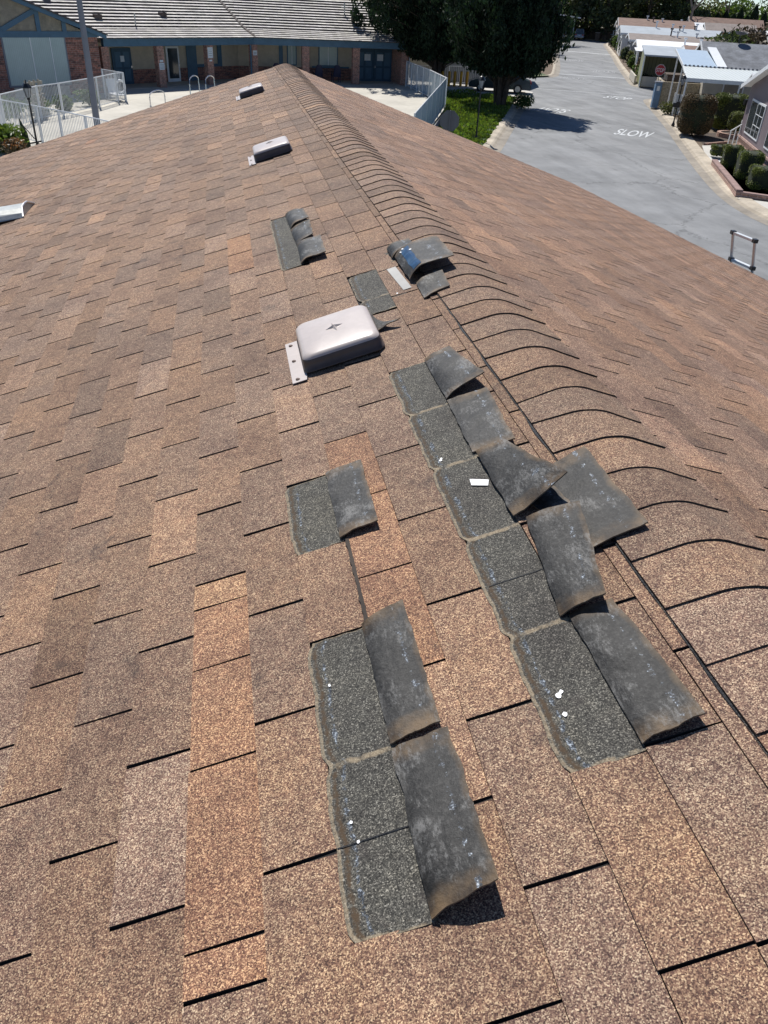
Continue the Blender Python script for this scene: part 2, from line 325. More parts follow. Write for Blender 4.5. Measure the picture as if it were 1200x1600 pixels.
M['chrome'] = plain('pool_rail_steel', (.6, .6, .62), .25, metal=.9, var=.05)
M['pole_grey'] = plain('grey_painted_pole', (.17, .185, .22), .5, var=.08)
M['navy'] = plain('navy_plastic', (.008, .011, .05), .5, var=.2)
M['paper'] = plain('white_paper_notice', (.7, .74, .76), .7, var=.08, fine=60)
M['sign_back'] = plain('grey_sign_back', (.13, .13, .14), .5, var=.1)
M['red'] = plain('stop_sign_red', (.42, .012, .02), .4, var=.08)
M['yellow'] = plain('bollard_yellow', (.62, .33, .02), .5, var=.1)
M['car_dark'] = plain('dark_blue_grey_car_paint', (.055, .075, .09), .15, metal=.5, var=.1)
M['car_silver'] = plain('silver_car_paint', (.33, .35, .38), .25, metal=.4, var=.05)
M['tyre'] = plain('tyre_rubber', (.015, .015, .015), .85)
M['tail'] = plain('tail_light_red', (.3, .01, .01), .25)
M['mauve'] = sin_stripes('mauve_grooved_siding', (.185, .15, .165), (.14, .11, .125), 6.5)
M['cream'] = plain('cream_wall_paint', (.50, .46, .38), .8, var=.06)
M['olive_wall'] = sin_stripes('olive_ribbed_panel', (.30, .31, .17), (.14, .15, .09), 3)
M['block'] = brick('tan_block_wall', (.44, .38, .28), (.40, .345, .255), (.36, .31, .235), .4, .2)
M['grey_wall'] = plain('grey_house_siding', (.27, .28, .29), .8, var=.08)
M['white_wall'] = plain('white_house_siding', (.6, .6, .58), .8, var=.08)
M['awning'] = sin_stripes('white_corrugated_awning', (.68, .72, .70), (.42, .46, .46), 4.2, 'u', .4)
M['awning2'] = sin_stripes('silver_blue_corrugated_awning', (.44, .54, .64), (.30, .38, .47), 2.6, 'v', .4)
M['roof_grey'] = plain('grey_asphalt_shingle', (.17, .18, .20), .9, var=.35, scale=1.4, fine=8)
M['roof_brown'] = plain('brown_house_roof', (.22, .145, .115), .9, var=.2, scale=1.4, fine=8)
M['roof_tan'] = plain('taupe_house_roof', (.25, .21, .19), .9, var=.2, scale=1.4, fine=8)
M['roof_silver'] = plain('silver_house_roof', (.36, .40, .44), .7, var=.12, scale=.7, fine=8)
M['bin_blue'] = plain('blue_cabinet_paint', (.11, .20, .32), .5, var=.12)
M['lampglass'] = plain('frosted_lamp_glass', (.36, .38, .40), .2, var=.1)
M['screen_block'] = plain('decorative_block', (.36, .33, .27), .9, var=.2)
M['mulch'] = plain('dark_mulch', (.07, .05, .038), .95, var=.4, scale=4)

# ------------------------------------------------------------------ setting: ground, road, paving
s = MB(); s.face([(-900, -600, -.05), (900, -600, -.05), (900, 1500, -.05), (-900, 1500, -.05)]); structure('ground', s, M['land'])
s = MB(); s.face([(-14, -12, .0), (60, -12, .0), (60, 40, .0), (104, 170, .0), (55, 170, .0), (20, 78, .0), (-2, 84, 0), (-14, 60, 0)]); structure('road', s, M['asphalt'])
KR = [(40, 9), (30, 12.5), (24, 15.5), (20.2, 19.2), (18.2, 22.6), (17.75, 25.4), (18.1, 28.3), (19.2, 31.8), (21.5, 37.7), (23.8, 43.4), (26.1, 49), (28.8, 56), (31.2, 62.4), (32.2, 64.6), (33.6, 65.6), (36, 65.2), (60, 56.5)]
KR2 = [(60, 65), (38.5, 73.0), (36.7, 73.9), (36.2, 75.2), (38.6, 81.5), (42.6, 91.5), (47.3, 103.3), (52.2, 115), (57, 127), (62, 139.5), (66.3, 150.3), (71, 160)]
KL = [(-6, 10), (4, 24), (9, 32), (12.3, 39.1), (15, 45.6), (17.6, 51.8), (20.0, 57.6), (21.8, 62), (23.4, 65.9)]
KL2 = [(2, 93), (27, 81.5), (30.4, 80.7), (32.0, 82.6), (33.9, 87.2), (38, 97.6), (43, 111), (51.1, 132), (58, 148), (64.4, 163.6)]
def offset(pl, d):
    out = []
    for i, p in enumerate(pl):
        a = Vector(pl[max(i-1, 0)]); b = Vector(pl[min(i+1, len(pl)-1)]); t = (b-a).normalized(); n = Vector((t.y, -t.x)); out.append((p[0]+n.x*d, p[1]+n.y*d))
    return out
def kerb(pl, side, width=1.05):
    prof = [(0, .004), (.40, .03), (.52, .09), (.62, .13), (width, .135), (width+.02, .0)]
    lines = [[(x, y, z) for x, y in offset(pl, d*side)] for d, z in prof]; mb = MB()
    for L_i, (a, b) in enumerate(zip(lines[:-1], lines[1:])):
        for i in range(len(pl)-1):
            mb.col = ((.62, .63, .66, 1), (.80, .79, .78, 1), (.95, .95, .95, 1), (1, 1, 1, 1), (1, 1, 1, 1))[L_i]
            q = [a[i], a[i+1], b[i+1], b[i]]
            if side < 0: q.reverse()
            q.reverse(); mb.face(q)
    return mb
def fine(pl, step=1.0):
    out = [pl[0]]
    for a, b in zip(pl[:-1], pl[1:]):
        n = max(1, int((Vector(b)-Vector(a)).length/step))
        for k in range(1, n+1): out.append((a[0]+(b[0]-a[0])*k/n, a[1]+(b[1]-a[1])*k/n))
    return out
def smoothpl(pl, it=2):
    for _ in range(it):
        o = [pl[0]]
        for a, b in zip(pl[:-1], pl[1:]): o += [(a[0]*.75+b[0]*.25, a[1]*.75+b[1]*.25), (a[0]*.25+b[0]*.75, a[1]*.25+b[1]*.75)]
        pl = o+[pl[-1]]
    return pl
KRs, KR2s, KLs, KL2s = [smoothpl(p) for p in (KR, KR2, KL, KL2)]
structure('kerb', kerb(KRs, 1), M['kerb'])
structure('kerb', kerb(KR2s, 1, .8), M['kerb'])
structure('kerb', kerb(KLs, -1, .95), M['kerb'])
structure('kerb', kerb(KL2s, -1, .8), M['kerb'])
def sheet(name, poly, z, mat):
    s = MB(); s.face([(x, y, z) for x, y in poly]); return structure(name, s, mat)
ro = offset(KRs, 1.02)
sheet('yard', ro + [(95, 40), (95, 0), (40, 0)], .10, M['soil'])
sheet('yard', offset(KR2s, .78) + [(100, 175), (150, 175), (150, 60), (62, 60)][0:0] + [(110, 190), (190, 190), (190, 60)], .10, M['soil'])
sheet('yard', offset(KL2s, -.78) + [(60, 180), (20, 180), (-40, 140), (-40, 100)], .10, M['soil'])
lo = [p for p in offset(KLs, -.93)]
sheet('lawn', [p for p in lo if p[1] > 24 and p[1] < 61.8] + [(14.5, 63.2), (13.6, 55.5), (11.3, 47.5), (7.4, 36.8)], .10, M['grass'])
sheet('pool_deck', [(-13.5, 33), (7.0, 33), (7.6, 38), (10.6, 46.6), (13.3, 54.2), (13.9, 70), (-13.5, 70)], .105, M['deck'])
sheet('parking_pad', [(14.2, 63.2), (21.9, 62.4), (23.6, 66.4), (22, 71.5), (13.8, 72)], .10, M['walk'])
# concrete valley gutters across the street
def strip(name, a, b, wd, z, mat):
    a, b = Vector(a), Vector(b); t = (b-a).normalized(); n = Vector((-t.y, t.x))*wd*.5
    s = MB(); s.face([(*(a-n), z), (*(b-n), z), (*(b+n), z), (*(a+n), z)]); return structure(name, s, mat)
strip('road_marking', (24.9, 70.3), (33.6, 66.6), .5, .006, M['paint_old'])
strip('road_marking', (31.9, 86.2), (39.3, 83.3), .42, .006, M['paint'])
strip('road_marking', (49.3, 126.4), (55.2, 122.0), .9, .006, M['paint'])
def text_mesh(txt, name, mat, size=1.0, ext=0.0, bold=0.0):
    c = bpy.data.curves.new(name, 'FONT'); c.body = txt; c.size = size; c.extrude = ext; c.offset = bold; c.align_x = 'CENTER'; c.align_y = 'CENTER'
    o = bpy.data.objects.new(name, c); col.objects.link(o); bpy.context.view_layer.update()
    me = bpy.data.meshes.new_from_object(o.evaluated_get(bpy.context.evaluated_depsgraph_get())); me.name = name
    col.objects.unlink(o); bpy.data.objects.remove(o); me.materials.clear(); me.materials.append(mat)
    xs = [v.co.x for v in me.vertices]; ys = [v.co.y for v in me.vertices]
    cx, cy = (min(xs)+max(xs))/2, (min(ys)+max(ys))/2; W, H = max(xs)-min(xs), max(ys)-min(ys)
    for v in me.vertices: v.co.x = (v.co.x-cx)/W; v.co.y = (v.co.y-cy)/H
    return me
def road_text(txt, x, y, wdt, hgt, ang, mat):
    me = text_mesh(txt, 'road_lettering', mat, 1, 0, .012); o = bpy.data.objects.new('road_lettering', me); col.objects.link(o)
    for v in me.vertices: v.co.x *= wdt; v.co.y *= hgt
    o.location = (x, y, .010); o.rotation_euler = (0, 0, ang); o['kind'] = 'structure'; return o
A = -R(25)
road_text('SLOW', 22.75, 46.35, 2.05, 2.6, -R(34), M['paint'])
road_text('SLOW', 21.35, 56.1, 2.1, 2.3, -R(38)+math.pi, M['paint'])
road_text('STOP', 30.25, 65.0, 2.0, 2.0, -R(40), M['paint'])
road_text('STOP', 33.0, 81.2, 2.6, 2.0, -R(25)+math.pi, M['paint_old'])
road_text('STOP', 40.4, 90.8, 2.4, 3.0, -R(25)+math.pi, M['paint_old'])
road_text('SLOW', 43.4, 107, 2.4, 3.4, -R(25)+math.pi, M['paint_old'])

# ------------------------------------------------------------------ the shingled roof in the foreground
TL, TR = R(17.585), R(18.5)
def PL(u, v, h=0.0): return (-(v*math.cos(TL)+h*math.sin(TL)), u, RZ-v*math.sin(TL)+h*math.cos(TL))
def PR(u, v, h=0.0): return ((v*math.cos(TR)+h*math.sin(TR)), u, RZ-v*math.sin(TR)+h*math.cos(TR))
E5, TAB = .127, .305
house = empty('shingled_building', (0, 4, 0), 'low building with a damaged brown shingle roof filling the foreground', 'building')
roof = MB()
def rowv(r): return .055+E5*r
PH = {0: .0, 1: .5, 2: .5, 3: 0, 4: .5, 5: 0, 6: .48, 7: 0, 8: .46, 9: .95}
# tabs torn open on the left slope: row -> list of (u0,u1)
gone = {2: [(.708, 2.235), (2.73, 3.20)], 5: [(.556, 1.17), (1.471, 1.776)], 4: [(3.55, 4.48)]}
orange_row7 = [(.25, .548, 0), (.548, .615, 1), (.615, .944, 1), (.944, 1.195, 1), (1.195, 1.387, 1), (1.387, 1.475, 2)]
def tab(mb, PF, u0, u1, v1, v2, c, gap, h1=.004, h2=.0074, nseg=1, flipw=False):
    g = gap/2; a, b = u0+g, u1-g
    w0 = rnd.uniform(-.0012, .0012); k = rnd.uniform(-.001, .001)
    sk = rnd.uniform(-.0016, .0016)
    tl, tr, bl, br = PF(a-sk, v1, h1), PF(b-sk, v1, h1), PF(a+sk, v2+w0, h2+rnd.uniform(0, .0014)), PF(b+sk, v2+w0+k, h2+rnd.uniform(0, .0014))
    def F(q):
        if not flipw: q = list(reversed(q))
        mb.face(q)
    mb.mi = 0; mb.col = c; F([tl, tr, br, bl])
    mb.mi = 1; mb.col = (1, 1, 1, 1)
    mb.mi = 3; F([bl, br, PF(b, v2+w0+k, 0), PF(a, v2+w0, 0)]); mb.mi = 1
    F([PF(a, v1, 0), tl, bl, PF(a, v2+w0, 0)]); F([tr, PF(b, v1, 0), PF(b, v2+w0+k, 0), br])
def tcol(u, v, side):
    n = noise.noise(Vector((u*.5, v*1.3, 3.1*side)))
    k = 1.03+.15*n+rnd.uniform(-.10, .10)
    if rnd.random() < .12: k *= .84
    if rnd.random() < .14: k *= 1.2
    wv = rnd.uniform(-.045, .045)
    return (k*(1+wv), k, k*(1-wv*1.3), 1)
def slots(r, u_lo, u_hi):
    ph = PH.get(r, (.5 if r % 2 == 0 else 0)+rnd.uniform(-.05, .05)); n = int((u_lo-.556)/TAB)-2; out = []
    while True:
        u = .556+TAB*(n+ph)+rnd.uniform(-.004, .004)
        if u > u_hi+.3: break
        if u > u_lo: out.append(u)
        n += 1
    return out
U0, U1 = -3.5, 12.02
for r in range(0, 55):
    v1, v2 = rowv(r), rowv(r+1)
    if r == 7:
        sl = [u for u in slots(r, U0, .3) if u < .24]
        segs = list(zip(sl[:-1], sl[1:])) + [(sl[-1], .25)]
        segs = [(a, b, 0) for a, b in segs] + orange_row7
        rest = [1.475+.305*k for k in range(40) if 1.475+.305*k < U1+.3]; segs += [(a, b, 0) for a, b in zip(rest[:-1], rest[1:])]
    elif r == 6 or False:
        sl = slots(r, U0, U1); segs = [(a, b, 0) for a, b in zip(sl[:-1], sl[1:])]
    elif r == 4:
        sl = [u for u in slots(r, U0, 3.3)] ; sl = [u for u in sl if u < 3.3] + [3.55+TAB*k for k in range(30)]; segs = [(a, b, 0) for a, b in zip(sl[:-1], sl[1:])]
        segs = [(a, b, 1 if .82 < a < 1.9 else 0) for a, b, _ in segs]
    else:
        sl = slots(r, U0, U1)
        if r == 2: sl = [u for u in sl if u < 2.5]+[2.73, 3.20]+[3.20+TAB*k for k in range(1, 30)]
        segs = [(a, b, 0) for a, b in zip(sl[:-1], sl[1:])]
    for a, b, o in segs:
        c = tcol(a, v1, 1)
        if o == 1: q = rnd.uniform(.95, 1.06); c = (1.36*q, 1.19*q, 1.05*q, 1)
        if o == 2: c = (1.62, 1.50, 1.28, 1)
        if r == 6 and 3.55 < a < 4.3: c = (1.42, 1.24, 1.05, 1)
        if r == 19 and 10.2 < a < 10.6: c = (1.3, 1.08, .95, 1)
        if r in (0, 1) and a > 3.9: c = tuple(x*.84 for x in c[:3])+(1,)
        mid = (a+b)/2
        if any(g0-.02 < mid < g1+.02 for g0, g1 in gone.get(r, [])): continue
        b2 = min(b, U1)
        if a >= U1: continue
        tab(roof, PL, a, b2, v1, v2, c, (rnd.uniform(.0042, .0080)+.0012*max(0, a)) if not o else .005)
# decking below the left courses
roof.mi = 2; roof.face([PL(U0, 0, .0005), PL(U1, 0, .0005), PL(U1, rowv(55), .0005), PL(U0, rowv(55), .0005)])
roofL = roof.build('roof_slope', [M['shingle'], M['shingle_side'], M['deck_under'], M['butt']], house)
# right slope, clipped by the skewed eave
rr = MB()
def vmax_r(u): return 4.6+(11.9-u)*.371
for r in range(0, 84):
    v1, v2 = rowv(r), rowv(r+1)
    sl = slots(r+200, U0, U1+.3)
    for a, b in zip(sl[:-1], sl[1:]):
        if a >= U1 or vmax_r((a+b)/2) < v1-.35: continue
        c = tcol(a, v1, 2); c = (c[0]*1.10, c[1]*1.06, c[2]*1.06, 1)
        tab(rr, PR, a, min(b, U1), v1, v2, c, rnd.uniform(.0045, .0085)+.0006*max(0, a), flipw=True)
rr.mi = 2; rr.face([PR(U1, 0, .0005), PR(U0, 0, .0005), PR(U0, vmax_r(U0), .0005), PR(U1, vmax_r(U1), .0005)])
def clip(me, co, no, org):
    bm = bmesh.new(); bm.from_mesh(me); bmesh.ops.bisect_plane(bm, geom=bm.verts[:]+bm.edges[:]+bm.faces[:], plane_co=Vector(co)-org, plane_no=Vector(no), clear_outer=True); bm.to_mesh(me); bm.free(); me.update()
roofR = rr.build('roof_slope', [M['shingle'], M['shingle_side'], M['deck_under'], M['butt']], house)
pa, pb = Vector(PR(11.9, vmax_r(11.9))), Vector(PR(0, vmax_r(0))); ed = (pb-pa); en = Vector((-ed.y, ed.x, 0)).normalized()
if en.x < 0: en = -en
clip(roofR.data, pa, en, wloc(house))
# ridge caps
cp = MB(); CW = .152
def capP(u, q, h):                              # q in -1..1 across, smooth crest
    v = abs(q)*CW; P = PL(u, v, h) if q < 0 else PR(u, v, h)
    rr_ = .055
    if v < rr_:                                  # round the crest
        return (P[0], u, RZ+h-math.tan(TL)*(v*v+rr_*rr_)/(2*rr_))
    return P
qs = [-1, -.82, -.6, -.36, -.28, -.21, -.14, -.07, 0, .07, .14, .21, .28, .36, .6, .82, 1]
capn = 0; u = 1.53-.143*34
while u < 12.0:
    n = u; f = min(u+.143+.02, 12.03); c = tcol(u*3, 0, 5); c = tuple(x*.94 for x in c[:3])+(1,)
    jit = rnd.uniform(-.004, .004); lift = rnd.uniform(0, .003); wob = rnd.uniform(-.012, .012)
    hn, hf = .0156+lift*.5, .0118
    for a, b in zip(qs[:-1], qs[1:]):
        cp.mi = 0; cp.col = c
        na, nb = n+jit+wob*a, n+jit+wob*b
        A0, B0, A1, B1 = capP(na, a, hn), capP(nb, b, hn), capP(f, a, hf), capP(f, b, hf)
        cp.face([A0, B0, B1, A1]); cp.mi = 1; cp.col = (1, 1, 1, 1)
        cp.face([capP(na, a, hn-.0036), capP(nb, b, hn-.0036), B0, A0])
    for q in (-1, 1):
        e = [capP(n+jit, q, hn), capP(f, q, hf), capP(f, q, .004), capP(n+jit, q, .004)]
        cp.face(e if q < 0 else e[::-1])
    u += .143; capn += 1
cap = cp.build('ridge_cap', [M['shingle'], M['shingle_side']], house, smooth=False)
cap['label'] = 'overlapping curved ridge shingles running along the roof crest'
# black cement bead along the left edge of the caps
tb = MB(); prev = None; u = .2
while u < 3.3:
    wv = .0012+.007*max(0, noise.noise(Vector((u*7, 0, 0)))+.12); h = .009
    cur = (PL(u, .1535, h+.002), PL(u, .1535+wv*1.2, h+.001))
    if prev: tb.face([prev[0], cur[0], cur[1], prev[1]])
    prev = cur; u += .012
tb.build('sealant_bead', M['tar'], house)

ds = MB(); prev = None; u = 1.10
while u < 1.47:
    w_ = .0035+.004*abs(noise.noise(Vector((u*30, 2, 0)))); cur = (PL(u, .688-w_*.4, .0098), PL(u, .688+w_*1.6, .0098))
    if prev: ds.face([prev[0], cur[0], cur[1], prev[1]])
    prev = cur; u += .008
ds.build('dark_streak', plain('dark_algae_streak', (.05, .038, .030), .9, var=.5, fine=200), house)
def wig(x, y, z=0, a=1): return a*noise.noise(Vector((x, y, z)))
exposed_parts = []
def patch(u0, u1, v1, v2, seed, joints=(), flecks=(), label=None, top_dust=True):
    """grey headlap left bare by a torn tab, with dusty border, sealant dabs and flecks"""
    base = MB(); NU, NV = int((u1-u0)/.007), 26; js = list(joints); ends = [u0]+js+[u1]
    def edge(u):
        e = v2+.007+wig(u*15, seed, 1, .005)+wig(u*60, seed, 5, .002)
        for j in ends: e -= .011*math.exp(-((u-j)/.014)**2)
        return e
    def q(i, j):
        u = u0+(u1-u0)*i/NU; v = v1+(edge(u)-v1)*j/NV
        if i in (0, NU): u += wig(v*30, seed, i, .006)
        return u, v
    def att(u, v):
        dl = edge(u)-v; dj = min([abs(u-j-wig(v*35, seed, j, .007)) for j in js+[u0]]+[9]); d0 = abs(v-v1)
        b = max(math.exp(-((dl-.003)/.0048)**2), .92*math.exp(-((dj-.003)/.0048)**2), .5*math.exp(-(d0/.006)**2) if top_dust else 0, .8*math.exp(-((u1-u)/.005)**2))
        st = .85*max(math.exp(-((dl-.015)/.009)**2), .6*math.exp(-((dj-.014)/.007)**2)); se = math.exp(-((dl-.030)/.0085)**2)*(.50+.30*wig(u*22, seed, 31))
        return (b*.62, se, st*.62, 1)
    for i in range(NU):
        for j in range(NV):
            c4 = [q(i, j), q(i, j+1), q(i+1, j+1), q(i+1, j)]
            base.col = [att(*c) for c in c4]
            base.face([PL(c[0], c[1], .0054+wig(c[0]*40, c[1]*40, seed, .0007)+.0012*att(*c)[0]) for c in c4])
    p = base.build('exposed_patch', [M['exposed']], house, smooth=True, merge=True)
    if label: p['label'] = label
    rs = random.Random(seed)
    for (u, v, r_) in flecks:
        n = 9; fm = MB(); fm.face([PL(u+r_*math.cos(6.283*k/n)*rs.uniform(.7, 1.2), v+r_*.9*math.sin(6.283*k/n)*rs.uniform(.7, 1.2), .0075) for k in range(n)])
        fm.build('paint_fleck', M['fleck'], p)
    return p
patch(.550, 1.165, .69, .817, 11, joints=(.858,), flecks=((.705, .785, .0032), (.742, .792, .0036), (1.04, .79, .0034)), label='large bare grey strip below the two nearest curled tabs, three white dots')
patch(1.467, 1.770, .69, .817, 23, label='small bare grey strip left of the single flat flipped tab')
patch(.702, 2.235, .309, .436, 37, joints=(1.013, 1.325, 1.632, 1.935), flecks=((.852, .398, .0060), (.858, .391, .0045), (.812, .402, .0052), (1.665, .408, .0055), (1.672, .404, .004)), label='long row of bare grey strips beside the five torn tabs')
patch(3.56, 4.46, .563, .69, 51, joints=(), label='bare grey strip beside the three small far tabs')
patch(2.74, 3.195, .25, .425, 67, joints=(2.89,), flecks=((2.86, .285, .008),), label='stepped bare grey patch under the blue backed curled tab')
patch(3.22, 3.35, .20, .30, 71)
# dark seam across the bare strips (joint of the course below)
for a, v1, v2 in ((.705, .69, .82), (1.165, .31, .43), (1.01, .70, .70)):
    if v2 > v1: sm = MB(); sm.face([PL(a-.0011, v1, .0066), PL(a+.0011, v1, .0066), PL(a+.0011, v2, .0072), PL(a-.0011, v2, .0072)]); sm.build('course_joint', M['tar'], house)
# scrap strips of paper lying on the bare rows
sp_ = MB(); sp_.face([PL(1.545, .363, .0085), PL(1.518, .366, .0085), PL(1.496, .330, .0085), PL(1.518, .322, .0085)]); sp_.build('paper_scrap', M['fleck'], house)
sp_ = MB(); sp_.face([PL(3.145, .27, .0085), PL(3.145, .232, .0085), PL(2.87, .222, .0085), PL(2.87, .255, .0085)]); sp_.build('paper_scrap', plain('grey_felt_strip', (.42, .41, .39), .8, var=.1), house)
sp_ = MB(); sp_.face([PL(1.31, .268, .02), PL(1.31, .258, .02), PL(1.275, .268, .02), PL(1.262, .276, .02)]); sp_.build('paper_scrap', M['fleck'], house)

def flap(FN, FF, TN, TF, bulge, power, label, curl_near=0.0, seed=0, th_=.0036, extra=None, bulgeN=None, edgew=.0022):
    """a shingle tab folded back over itself; corners (u,v,h): fold near/far, tip near/far"""
    NS, NT = 16, 20; FN, FF, TN, TF = map(Vector, (FN, FF, TN, TF)); bN = bulge if bulgeN is None else bulgeN
    top, bot = [], []
    for j in range(NT+1):
        t = j/NT; r1, r2 = [], []
        for i in range(NS+1):
            s_ = i/NS; a = FN.lerp(FF, t); b = TN.lerp(TF, t); p = a.lerp(b, s_)
            bb = (bN*(1-t)+bulge*t); B = bb*(1-(1-s_)**5)*(1-.6*s_)*.85
            h = p.z+B+curl_near*(1-t)**4*s_+wig(p.x*7, p.y*7, seed, .006)+wig(p.x*22, p.y*22, seed+5, .0030)+wig(p.x*60, p.y*60, seed+6, .0010)
            du = wig(s_*3.0, t*2, seed+9, .004) + (wig(s_*13, j*1.7, seed+2, edgew*.5) if j in (0, NT) else 0); dv = wig(t*5, seed, 2, .004) + (wig(t*19, seed, 7, edgew) if i == NS else 0) + (wig(t*23, seed, 8, edgew*.8) if i == 0 else 0)
            h = max(h, .0118 if p.y > .16 else .0205)
            r1.append((p.x+du, p.y+dv, h)); r2.append((p.x+du, p.y+dv, max(h-th_, .0085)))
        top.append(r1); bot.append(r2)
    mb = MB()
    for j in range(NT):
        for i in range(NS):
            st = [(i/NS, j/NT, 0, 1), ((i+1)/NS, j/NT, 0, 1), ((i+1)/NS, (j+1)/NT, 0, 1), (i/NS, (j+1)/NT, 0, 1)]
            mb.mi = 0; mb.col = st; mb.face([PL(*top[j][i]), PL(*top[j][i+1]), PL(*top[j+1][i+1]), PL(*top[j+1][i])])
            mb.mi = 1; mb.col = (.9, .9, .9, 1); mb.face([PL(*bot[j][i]), PL(*bot[j+1][i]), PL(*bot[j+1][i+1]), PL(*bot[j][i+1])])
    mb.mi = 2; mb.col = (1, 1, 1, 1)
    for j in range(NT):
        for i in (0, NS): q = [PL(*top[j][i]), PL(*top[j+1][i]), PL(*bot[j+1][i]), PL(*bot[j][i])]; mb.face(q if i else q[::-1])
    for i in range(NS):
        for j in (0, NT): q = [PL(*top[j][i]), PL(*bot[j][i]), PL(*bot[j][i+1]), PL(*top[j][i+1])]; mb.face(q if not j else q[::-1])
    o = mb.build('lifted_shingle', [M['back'], M['shingle'], M['flap_edge']], house, smooth=True, merge=True); o['label'] = label
    bm = bmesh.new(); bm.from_mesh(o.data)
    for e in bm.edges:
        if len(e.link_faces) != 2 or e.link_faces[0].material_index != e.link_faces[1].material_index: e.smooth = False
    bm.to_mesh(o.data); bm.free()
    return o, top
M['flap_edge'] = plain('torn_shingle_edge', (.17, .13, .09), .9, var=.35, fine=200)
flap((.552, .700, .012), (.850, .700, .012), (.560, .592, .040), (.856, .596, .014), .012, .55, 'nearest curled tab, wide open at its near end', seed=1, bulgeN=.020)
flap((.862, .700, .012), (1.168, .702, .012), (.868, .605, .018), (1.185, .606, .022), .016, .55, 'curled tab just behind the nearest one', seed=2, bulgeN=.012)
flap((1.476, .706, .012), (1.772, .706, .012), (1.480, .607, .024), (1.778, .604, .014), .007, .6, 'single flipped tab right of the orange patch row', seed=3)
flap((.712, .312, .012), (1.020, .313, .012), (.720, .203, .022), (1.022, .226, .014), .012, .55, 'widest torn tab, nearest to the ridge seam', seed=4)
flap((1.022, .330, .014), (1.325, .292, .020), (1.006, .242, .046), (1.290, .178, .040), .010, .6, 'rectangular torn tab lying over the widest one', seed=5)
flap((1.170, .215, .014), (1.480, .190, .014), (1.178, .078, .026), (1.498, .085, .024), .006, .6, 'torn tab that slid furthest towards the ridge caps', seed=6)
flap((1.345, .315, .016), (1.640, .318, .018), (1.350, .178, .082), (1.625, .245, .036), .010, .6, 'strongly twisted torn tab standing highest', seed=7, bulgeN=-.004)
flap((1.30, .24, .013), (1.42, .28, .013), (1.32, .19, .022), (1.44, .20, .020), .006, .6, 'scrap of tab tucked beneath the twisted one', seed=17)
flap((1.650, .325, .012), (1.945, .318, .012), (1.630, .215, .022), (1.935, .200, .016), .008, .6, 'flat torn tab second from the far end of the row', seed=8)
flap((1.950, .318, .012), (2.235, .318, .012), (1.975, .190, .044), (2.245, .228, .020), .016, .55, 'far torn tab of the long row, arched at its near side', seed=9)
flap((3.555, .600, .012), (3.845, .592, .012), (3.555, .475, .022), (3.85, .470, .022), .030, .6, 'small bent tab nearest in the far cluster', seed=10)
flap((3.855, .592, .012), (4.145, .600, .012), (3.86, .500, .036), (4.16, .490, .026), .018, .6, 'small bent tab in the middle of the far cluster', seed=11)
flap((4.155, .598, .012), (4.46, .605, .012), (4.15, .490, .034), (4.42, .500, .014), .036, .6, 'small bent tab furthest in the far cluster', seed=12)
bl, tp = flap((2.925, .215, .020), (3.235, .215, .020), (2.925, .025, .040), (3.25, .020, .026), .050, .5, 'blue backed tab curled into a half roll', seed=13, bulgeN=.062)
flap((2.725, .205, .012), (2.885, .200, .012), (2.735, .100, .020), (2.925, .085, .024), .010, .6, 'short tab beneath the mouth of the half roll', seed=14)
flap((3.24, .225, .014), (3.375, .225, .014), (3.25, .120, .028), (3.37, .120, .024), .030, .6, 'short tab just behind the half roll', seed=15)
# blue release film on the half roll
fb = MB()
for j in range(1, 18):
    for i in (2, 3, 4): 
        a, b, c, d = tp[j][i], tp[j][i+1], tp[j+1][i+1], tp[j+1][i]
        fb.face([PL(p[0], p[1], p[2]+.0015) for p in (a, b, c, d)])
fb.build('release_film', M['film'], bl)
fb = MB()
for (j, i) in ((17, 2), (18, 3), (14, 5)):
    fb = MB(); p = tp[j][i]; fb.face([PL(p[0]+.006*math.cos(k*1.05)*(1+.3*math.sin(k*7)), p[1]+.006*math.sin(k*1.05), p[2]+.0028) for k in range(6)]); fb.build('paint_fleck', M['fleck'], bl)
# one bent tab sticking out beside the near vent
flap((2.56, .425, .012), (2.80, .415, .012), (2.57, .325, .030), (2.60, .40, .012), .004, .8, 'thin dark tab raised beside the near vent', seed=16)

